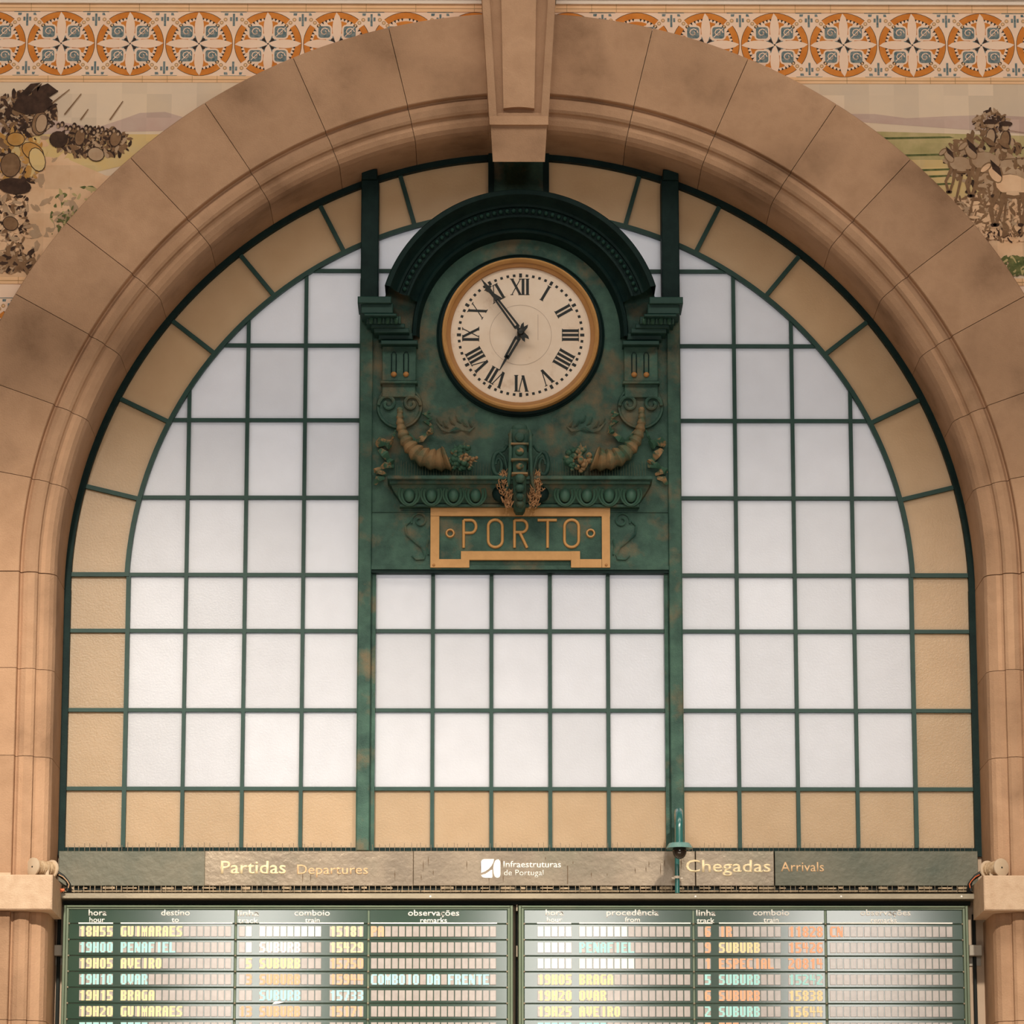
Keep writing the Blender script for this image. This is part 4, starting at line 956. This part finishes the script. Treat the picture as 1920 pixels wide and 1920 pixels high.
def board(name, label, xl, xr, fields, divs, heads, rows, rules):
    t = thing(name, label, 'departure board', (at((xl + xr) / 2, 1698, YB)[0], -.1, 3.3), None)
    xL, xR = at(xl, 1800, YB)[0], at(xr, 1800, YB)[0]; zT = at(960, 1698, YB)[1]; zBm = 3.20
    b = MB(); b.box(xL, xR, YB + .012, -.04, zBm, zT); b.obj('backing', BOARD_F, t)
    b = MB(); fw = .030
    b.box(xL, xL + .016, YB - .012, YB + .013, zBm, zT, .003); b.box(xR - .016, xR, YB - .012, YB + .013, zBm, zT, .003)
    b.box(xL + .016, xL + fw, YB - .004, YB + .013, zBm, zT - .01, .002); b.box(xR - fw, xR - .016, YB - .004, YB + .013, zBm, zT - .01, .002)
    b.box(xL + .016, xR - .016, YB - .012, YB + .013, zT - .012, zT, .003)
    b.box(xL + .016, xR - .016, YB - .002, YB + .013, zT - .020, zT - .013)
    b.obj('frame', BOARD_F, t)
    edges = [xL + fw + .002] + [at(d, 1800, YB)[0] for d in divs] + [xR - fw - .002]
    gaps = .006
    zz = [zT - .022] + [at(960, y, YB)[1] for y in SEPY]
    for r in range(len(zz) - 1):
        for k in range(len(edges) - 1):
            b = MB(); x0 = edges[k] + (gaps if k else 0); x1 = edges[k + 1] - (gaps if k < len(edges) - 2 else 0)
            b.box(x0, x1, YB, YB + .013, zz[r + 1] + .003, zz[r] - .002, .002)
            b.obj('header_panel' if r == 0 else 'row_panel', BOARD, t)
    for z in zz[1:]:
        for x in edges: b = MB(); b.ball((x, YB - .002, z + .001), .006, .005, .006, 8, 5); b.obj('clip', LEDGE, t, smooth=True)
    for (txt, x0, x1, yb, hgt, bd) in heads: text(txt, 'lettering', t, T_WHITE, x0, x1, yb, YB - .001, height=hgt, bold=bd)
    for x0, x1 in rules: b = MB(); b.pbox(x0, 1729.6, x1, 1732.2, YB - .003, YB, .0005); b.obj('rule', T_WHITE, t)
    for r, row in enumerate(rows):
        z1 = at(960, ROWY[r], YB)[1]; z0 = at(960, ROWY[r] + 19.6, YB)[1]
        for (x0, n_, pitch), (txt, mi) in zip(fields, row):
            b = MB(); tb = MB()
            for k in range(n_):
                xa = at(x0 + k * pitch, ROWY[r] + 10, YB)[0]; xb = at(x0 + k * pitch + 11.3, ROWY[r] + 10, YB)[0]
                b.box(xa, xb, YB - .004, YB, z0, z1, .0015)
                ch = txt[k] if k < len(txt) else ' '
                if ch == '*':  # glare painted as a plate over the flap; also fills unread flaps
                    tb.box(xa + .001, xb - .001, YB - .006, YB - .0041, z0 + .001, z1 - .001); continue
                g = F5.get(ch, '')
                if g:
                    cw = (xb - xa) / 5; chh = (z1 - z0) / 7
                    for ri, line in enumerate(g.split()):
                        i = 0
                        while i < 5:
                            if line[i] == '1':
                                j = i
                                while j < 5 and line[j] == '1': j += 1
                                tb.box(xa + i * cw, xa + j * cw, YB - .0062, YB - .0041, z1 - (ri + 1) * chh, z1 - ri * chh); i = j
                            else: i += 1
            f = b.obj('flap_field', FLAP, t)
            if tb.v: tb.obj('lettering', mi, f)
    return t
O, Cc, Y_, W_ = T_ORANGE, T_CYAN, T_CREAM, T_WHITE
FL = [(148.3, 5, 13.0), (226.3, 16, 13.05), (448, 2, 13), (486.5, 9, 13.05), (618, 5, 13), (695.5, 18, 13.13)]
rowsL = [[('18H55', Y_), ('GUIMARAES', Y_), (' *', W_), ('*********', W_), ('15181', Y_), ('PA', O)],
         [('19H00', Cc), ('PENAFIEL', Cc), (' *', W_), ('SUBURB', W_), ('15429', Y_), ('', W_)],
         [('19H05', Y_), ('AVEIRO', Y_), (' 5', Y_), ('SUBURB', Y_), ('15750', O), ('', W_)],
         [('19H10', Cc), ('OVAR', Cc), (' 3', O), ('SUBURB', O), ('15944', O), ('COMBOIO DA FRENTE', Cc)],
         [('19H15', Y_), ('BRAGA', Y_), ('', O), ('SUBURB', Cc), ('15733', Cc), ('', W_)],
         [('19H20', Y_), ('GUIMARAES', Y_), ('13', O), ('SUBURB', O), ('15171', O), ('', W_)],
         [('*****', Cc), ('****', Cc), ('', O), ('', O), ('', O), ('', W_)]]
board('departure_board', 'green split-flap departures board with destino column, left of the hinge gap', 117, 962, FL, (441, 690.5),
      [('hora', 166, 200, 1716.5, 11, .016), ('hour', 167.5, 196.5, 1729, 9.5, .014), ('destino', 302, 356, 1716.5, 11, .016), ('to', 321.5, 335.5, 1729, 9.5, .014), ('linha', 445.5, 486, 1717.5, 11, .016), ('track', 446.5, 484.5, 1731, 10, .014),
       ('comboio', 552, 618.5, 1717, 11, .012), ('train', 572, 599.5, 1730, 9.5, .012), ('observações', 765, 861, 1717, 11, .012), ('remarks', 788, 838, 1730, 9.5, .012)],
      rowsL, ((147, 212), (226, 436), (486, 682), (695, 932)))
FR = [(1007.8, 5, 13.15), (1086, 16, 13.12), (1308, 2, 13.4), (1347.8, 9, 13.1), (1478, 5, 13.3), (1556, 18, 12.85)]
rowsR = [[('*****', W_), ('*******', W_), (' 6', O), ('IR', O), ('11828', O), ('CN', O)],
         [('*****', W_), ('PENAFIEL', Cc), (' 9', O), ('SUBURB', Y_), ('15426', O), ('', W_)],
         [('*****', W_), ('********', W_), (' 1', O), ('ESPECIAL', O), ('20814', O), ('', W_)],
         [('19H05', Y_), ('BRAGA', Y_), (' 5', Cc), ('SUBURB', Cc), ('15242', Cc), ('', W_)],
         [('19H20', Y_), ('OVAR', Y_), (' 6', O), ('SUBURB', O), ('15838', Y_), ('', W_)],
         [('19H25', Y_), ('AVEIRO', Y_), (' 2', Cc), ('SUBURB', Cc), ('15644', Y_), ('', W_)],
         [('*****', Cc), ('****', Cc), (' *', O), ('***', O), ('*****', Y_), ('', W_)]]
board('arrival_board', 'green split-flap arrivals board with procedência column, right of the hinge gap', 972, 1817, FR, (1301, 1549),
      [('hora', 1023, 1057, 1716.5, 11, .016), ('hour', 1025.5, 1054, 1729, 9.5, .014), ('procedência', 1137, 1235, 1716.5, 11, .016), ('from', 1171.5, 1200, 1729, 9.5, .014), ('linha', 1305.5, 1342, 1717, 11, .016), ('track', 1306.5, 1340, 1730.5, 9.5, .014),
       ('comboio', 1412, 1480, 1716.5, 11, .016), ('train', 1431.5, 1460, 1729.5, 9.5, .014), ('observações', 1613, 1707.5, 1716.5, 11, .016), ('remarks', 1633, 1681.5, 1730, 9.5, .014)],
      rowsR, ((1007, 1071), (1086, 1295), (1307, 1336), (1348, 1542), (1556, 1786)))
# hinge, wall brackets, scrap of paper
t = thing('hinge', 'small bright metal hinge in the dark gap between the two boards', 'hinge', (at(970, 1750, -.1)[0], -.1, 3.7))
for ya, yb in ((1696, 1708), (1773, 1794)): b = MB(); b.pbox(967.8, ya, 970.6, yb, -.125, -.05, .001); b.obj('hinge_leaf', LEDGE, t)
b = MB(); b.pbox(966.5, 1697, 970.5, 1925, -.06, -.045); b.obj('gap_shade_strip', DARK, t)  # dark fill between the boards, the gap's shade put into its colour
BR = mat('grey_bracket', (.40, .36, .30, 1), rough=.5, metal=.2)
for (xa, xb, lb) in ((101, 116, 'grey metal bracket between left jamb and departures board'), (1817, 1842, 'grey metal bracket between right jamb and arrivals board')):
    b = MB(); b.pbox(xa, 1771.5, xb, 1792, -.10, -.03, .003); b.box(*sorted((at(xa, 1780, -.1)[0], at(xb, 1780, -.1)[0])), -.03, -.02, 3.70, 3.80)
    b.obj('wall_bracket', BR, label=lb, category='bracket')
for xx, lb in ((109, 'dark vertical conduit in the slot left of the departures board'), (1828, 'dark vertical conduit in the slot right of the arrivals board')):
    x, z = at(xx, 1800, -.06); b = MB(); b.tube([(x, -.045, 3.2), (x, -.045, 3.98)], .010, 8); b.obj('conduit', DARK, smooth=50, label=lb, category='pipe')
b = MB(); b.prism([at(q, r_, -.15) for q, r_ in ((510, 1883), (516, 1877), (534, 1878.5), (523, 1881.5))], -.146, -.1445)
b.obj('paper_scrap', T_WHITE, label='torn white scrap on the fifth row of the departures board', category='paper')

# ------------------------------------------------------------------ dome camera on its swan neck pole
x0, z0 = at(1270, 1674, -.17)
cm = thing('dome_camera', 'green swan-neck pole camera with disc shade and dark dome before the Chegadas sign', 'camera', (x0, -.17, z0))
zd = at(1274, 1582, -.40)[1]
pts = [(x0, -.17, z0 - .002), (x0, -.17, z0 + .20), (x0 + .002, -.17, z0 + .33)]
for i in range(1, 12): a = pi * i / 12; pts.append((x0 + .004, -.285 + .115 * cos(a), z0 + .33 + .10 * sin(a)))
xd = at(1274, 1590, -.40)[0]
pts += [(xd, -.40, z0 + .33), (xd, -.40, zd)]
b = MB(); b.tube(pts, [.0135] * 3 + [.0135 + .0085 * min(i / 5, 1) for i in range(1, 12)] + [.023, .024], 14)
POLE = mat('glossy_teal_pole', (.02, .12, .12, 1), (.03, .15, .14, 1), 8, .22, spec=.8, coat=.5)
b.obj('swan_neck', POLE, cm, smooth=50)
b = MB(); V = [(.024, zd + .004), (.056, zd + .002), (.063, zd - .008), (.073, zd - .026), (.068, zd - .027), (.045, zd - .018), (.001, zd - .016)]
n = 28; vv = []; ff = []
for i in range(n):
    a = 2 * pi * i / n
    for r_, z in V: vv.append((xd + r_ * cos(a), -.40 + r_ * sin(a), z))
for i in range(n):
    for k in range(len(V) - 1): ff.append((i * 7 + k, i * 7 + k + 1, ((i + 1) % n) * 7 + k + 1, ((i + 1) % n) * 7 + k))
b.add(vv, ff); b.obj('shade', mat('pale_teal_shade', (.09, .24, .23, 1), (.20, .34, .32, 1), 30, .35, spec=.6), cm, smooth=35)
b = MB(); b.ball((xd, -.40, zd - .040), .039, .039, .044, 18, 12); b.obj('dome', mat('smoked_dome', (.02, .015, .012, 1), rough=.06, spec=.9), cm, smooth=True)
b = MB(); zc_ = at(1270, 1645, -.17)[1]; b.tube([(x0, -.17, zc_ - .007), (x0, -.17, zc_ + .007)], .0185, 12); b.tube([(x0 - .03, -.17, zc_ - .006), (x0 + .03, -.17, zc_ - .006)], .007, 8)
b.obj('clamp', mat('pale_clamp', (.75, .66, .55, 1), rough=.4), cm, smooth=40)

# ------------------------------------------------------------------ cable spools and cables on the corbels
SP = mat('off_white_plastic', (.50, .38, .26, 1), (.58, .46, .33, 1), 20, .5); SPW = mat('pale_disc', (.56, .43, .30, 1), (.62, .50, .37, 1), 12, .5)
SPB = mat('wound_tape', (.34, .22, .12, 1), (.58, .44, .29, 1), 45, .7, .5, 80)
ztopc = 4.126
for s, lb in ((-1, 'small off-white spool wound with cord standing on the left stone corbel'), (1, 'small off-white spool wound with cord standing on the right stone corbel')):
    if s < 0: xa = at(60.4, 1623, -.565)[0]; xb = at(99, 1620, -.455)[0]
    else: xa = at(1878.5, 1623, -.565)[0]; xb = at(1850, 1619, -.455)[0]
    R_ = .0495; zc = ztopc + R_
    A, B = Vector((xa, -.565, zc)), Vector((xb, -.455, zc)); d = (B - A).normalized()
    t = thing('cable_spool', lb, 'spool', ((xa + xb) / 2, -.51, ztopc), 'spools on the corbels')
    for (p, q) in ((A, A + d * .012), (B - d * .012, B)):
        b = MB(); b.tube([p, p + d * .0015, q - d * .0015, q], [R_ * .95, R_, R_, R_ * .95], 28); b.obj('disc', SPW, t, smooth=40)
    b = MB(); N_ = 24; b.tube([A + d * .012 + (B - A - d * .024) * (i / N_) for i in range(N_ + 1)], [.036 + .003 * sin(i * 2.4) + .002 * (i % 2) for i in range(N_ + 1)], 18); b.obj('winding', SPB, t, smooth=50)
    b = MB(); b.tube([A - d * .001, A + d * .002], .005, 10); b.obj('axle_hole', DARK, t)
    b = MB(); c = A.lerp(B, .78) + Vector((0, -.04, 0)); b.box(c.x - .010, c.x + .010, c.y - .008, c.y + .004, ztopc, zc + .012, .002); b.obj('clip', SP, t)
CB = mat('black_cable', (.015, .017, .016, 1), rough=.5); CO = mat('orange_connector', (.75, .17, .06, 1), rough=.5)
for s, lb in ((-1, 'thick black cable looping from the left spool behind the header sign'), (1, 'thick black cable looping from the right spool behind the header sign')):
    M2 = (lambda x: x) if s < 0 else (lambda x: 1947 - x)
    t = thing('cable', lb, 'cable', (at(M2(115), 1650, -.3)[0], -.3, 4.1))
    for k in range(3):
        b = MB(); b.tube([P3(M2(x + k * 2), y + k * 3, -.20 + .02 * k) for x, y in ((103, 1632), (110, 1637), (119, 1643), (126, 1652), (128, 1662), (126, 1671))], .0085, 8); b.obj('strand', CB, t, smooth=60)
    b = MB(); b.tube([P3(M2(x), y, -.235) for x, y in ((110, 1640), (118, 1644), (126, 1652), (129.5, 1658), (128, 1665))], .003, 6)
    b.obj('thin_wire', mat('tan_wire', (.65, .42, .25, 1), rough=.5) if s < 0 else CO, t, smooth=60)
b = MB(); b.tube([P3(x, y, -.235) for x, y in ((101.5, 1671), (107, 1672), (113, 1669.5), (121, 1668.5))], [.010, .008, .010, .008], 8); 
oc = b.obj('cable_connector', CO, smooth=50, label='orange-red plug lying on the left end of the metal ledge', category='plug')
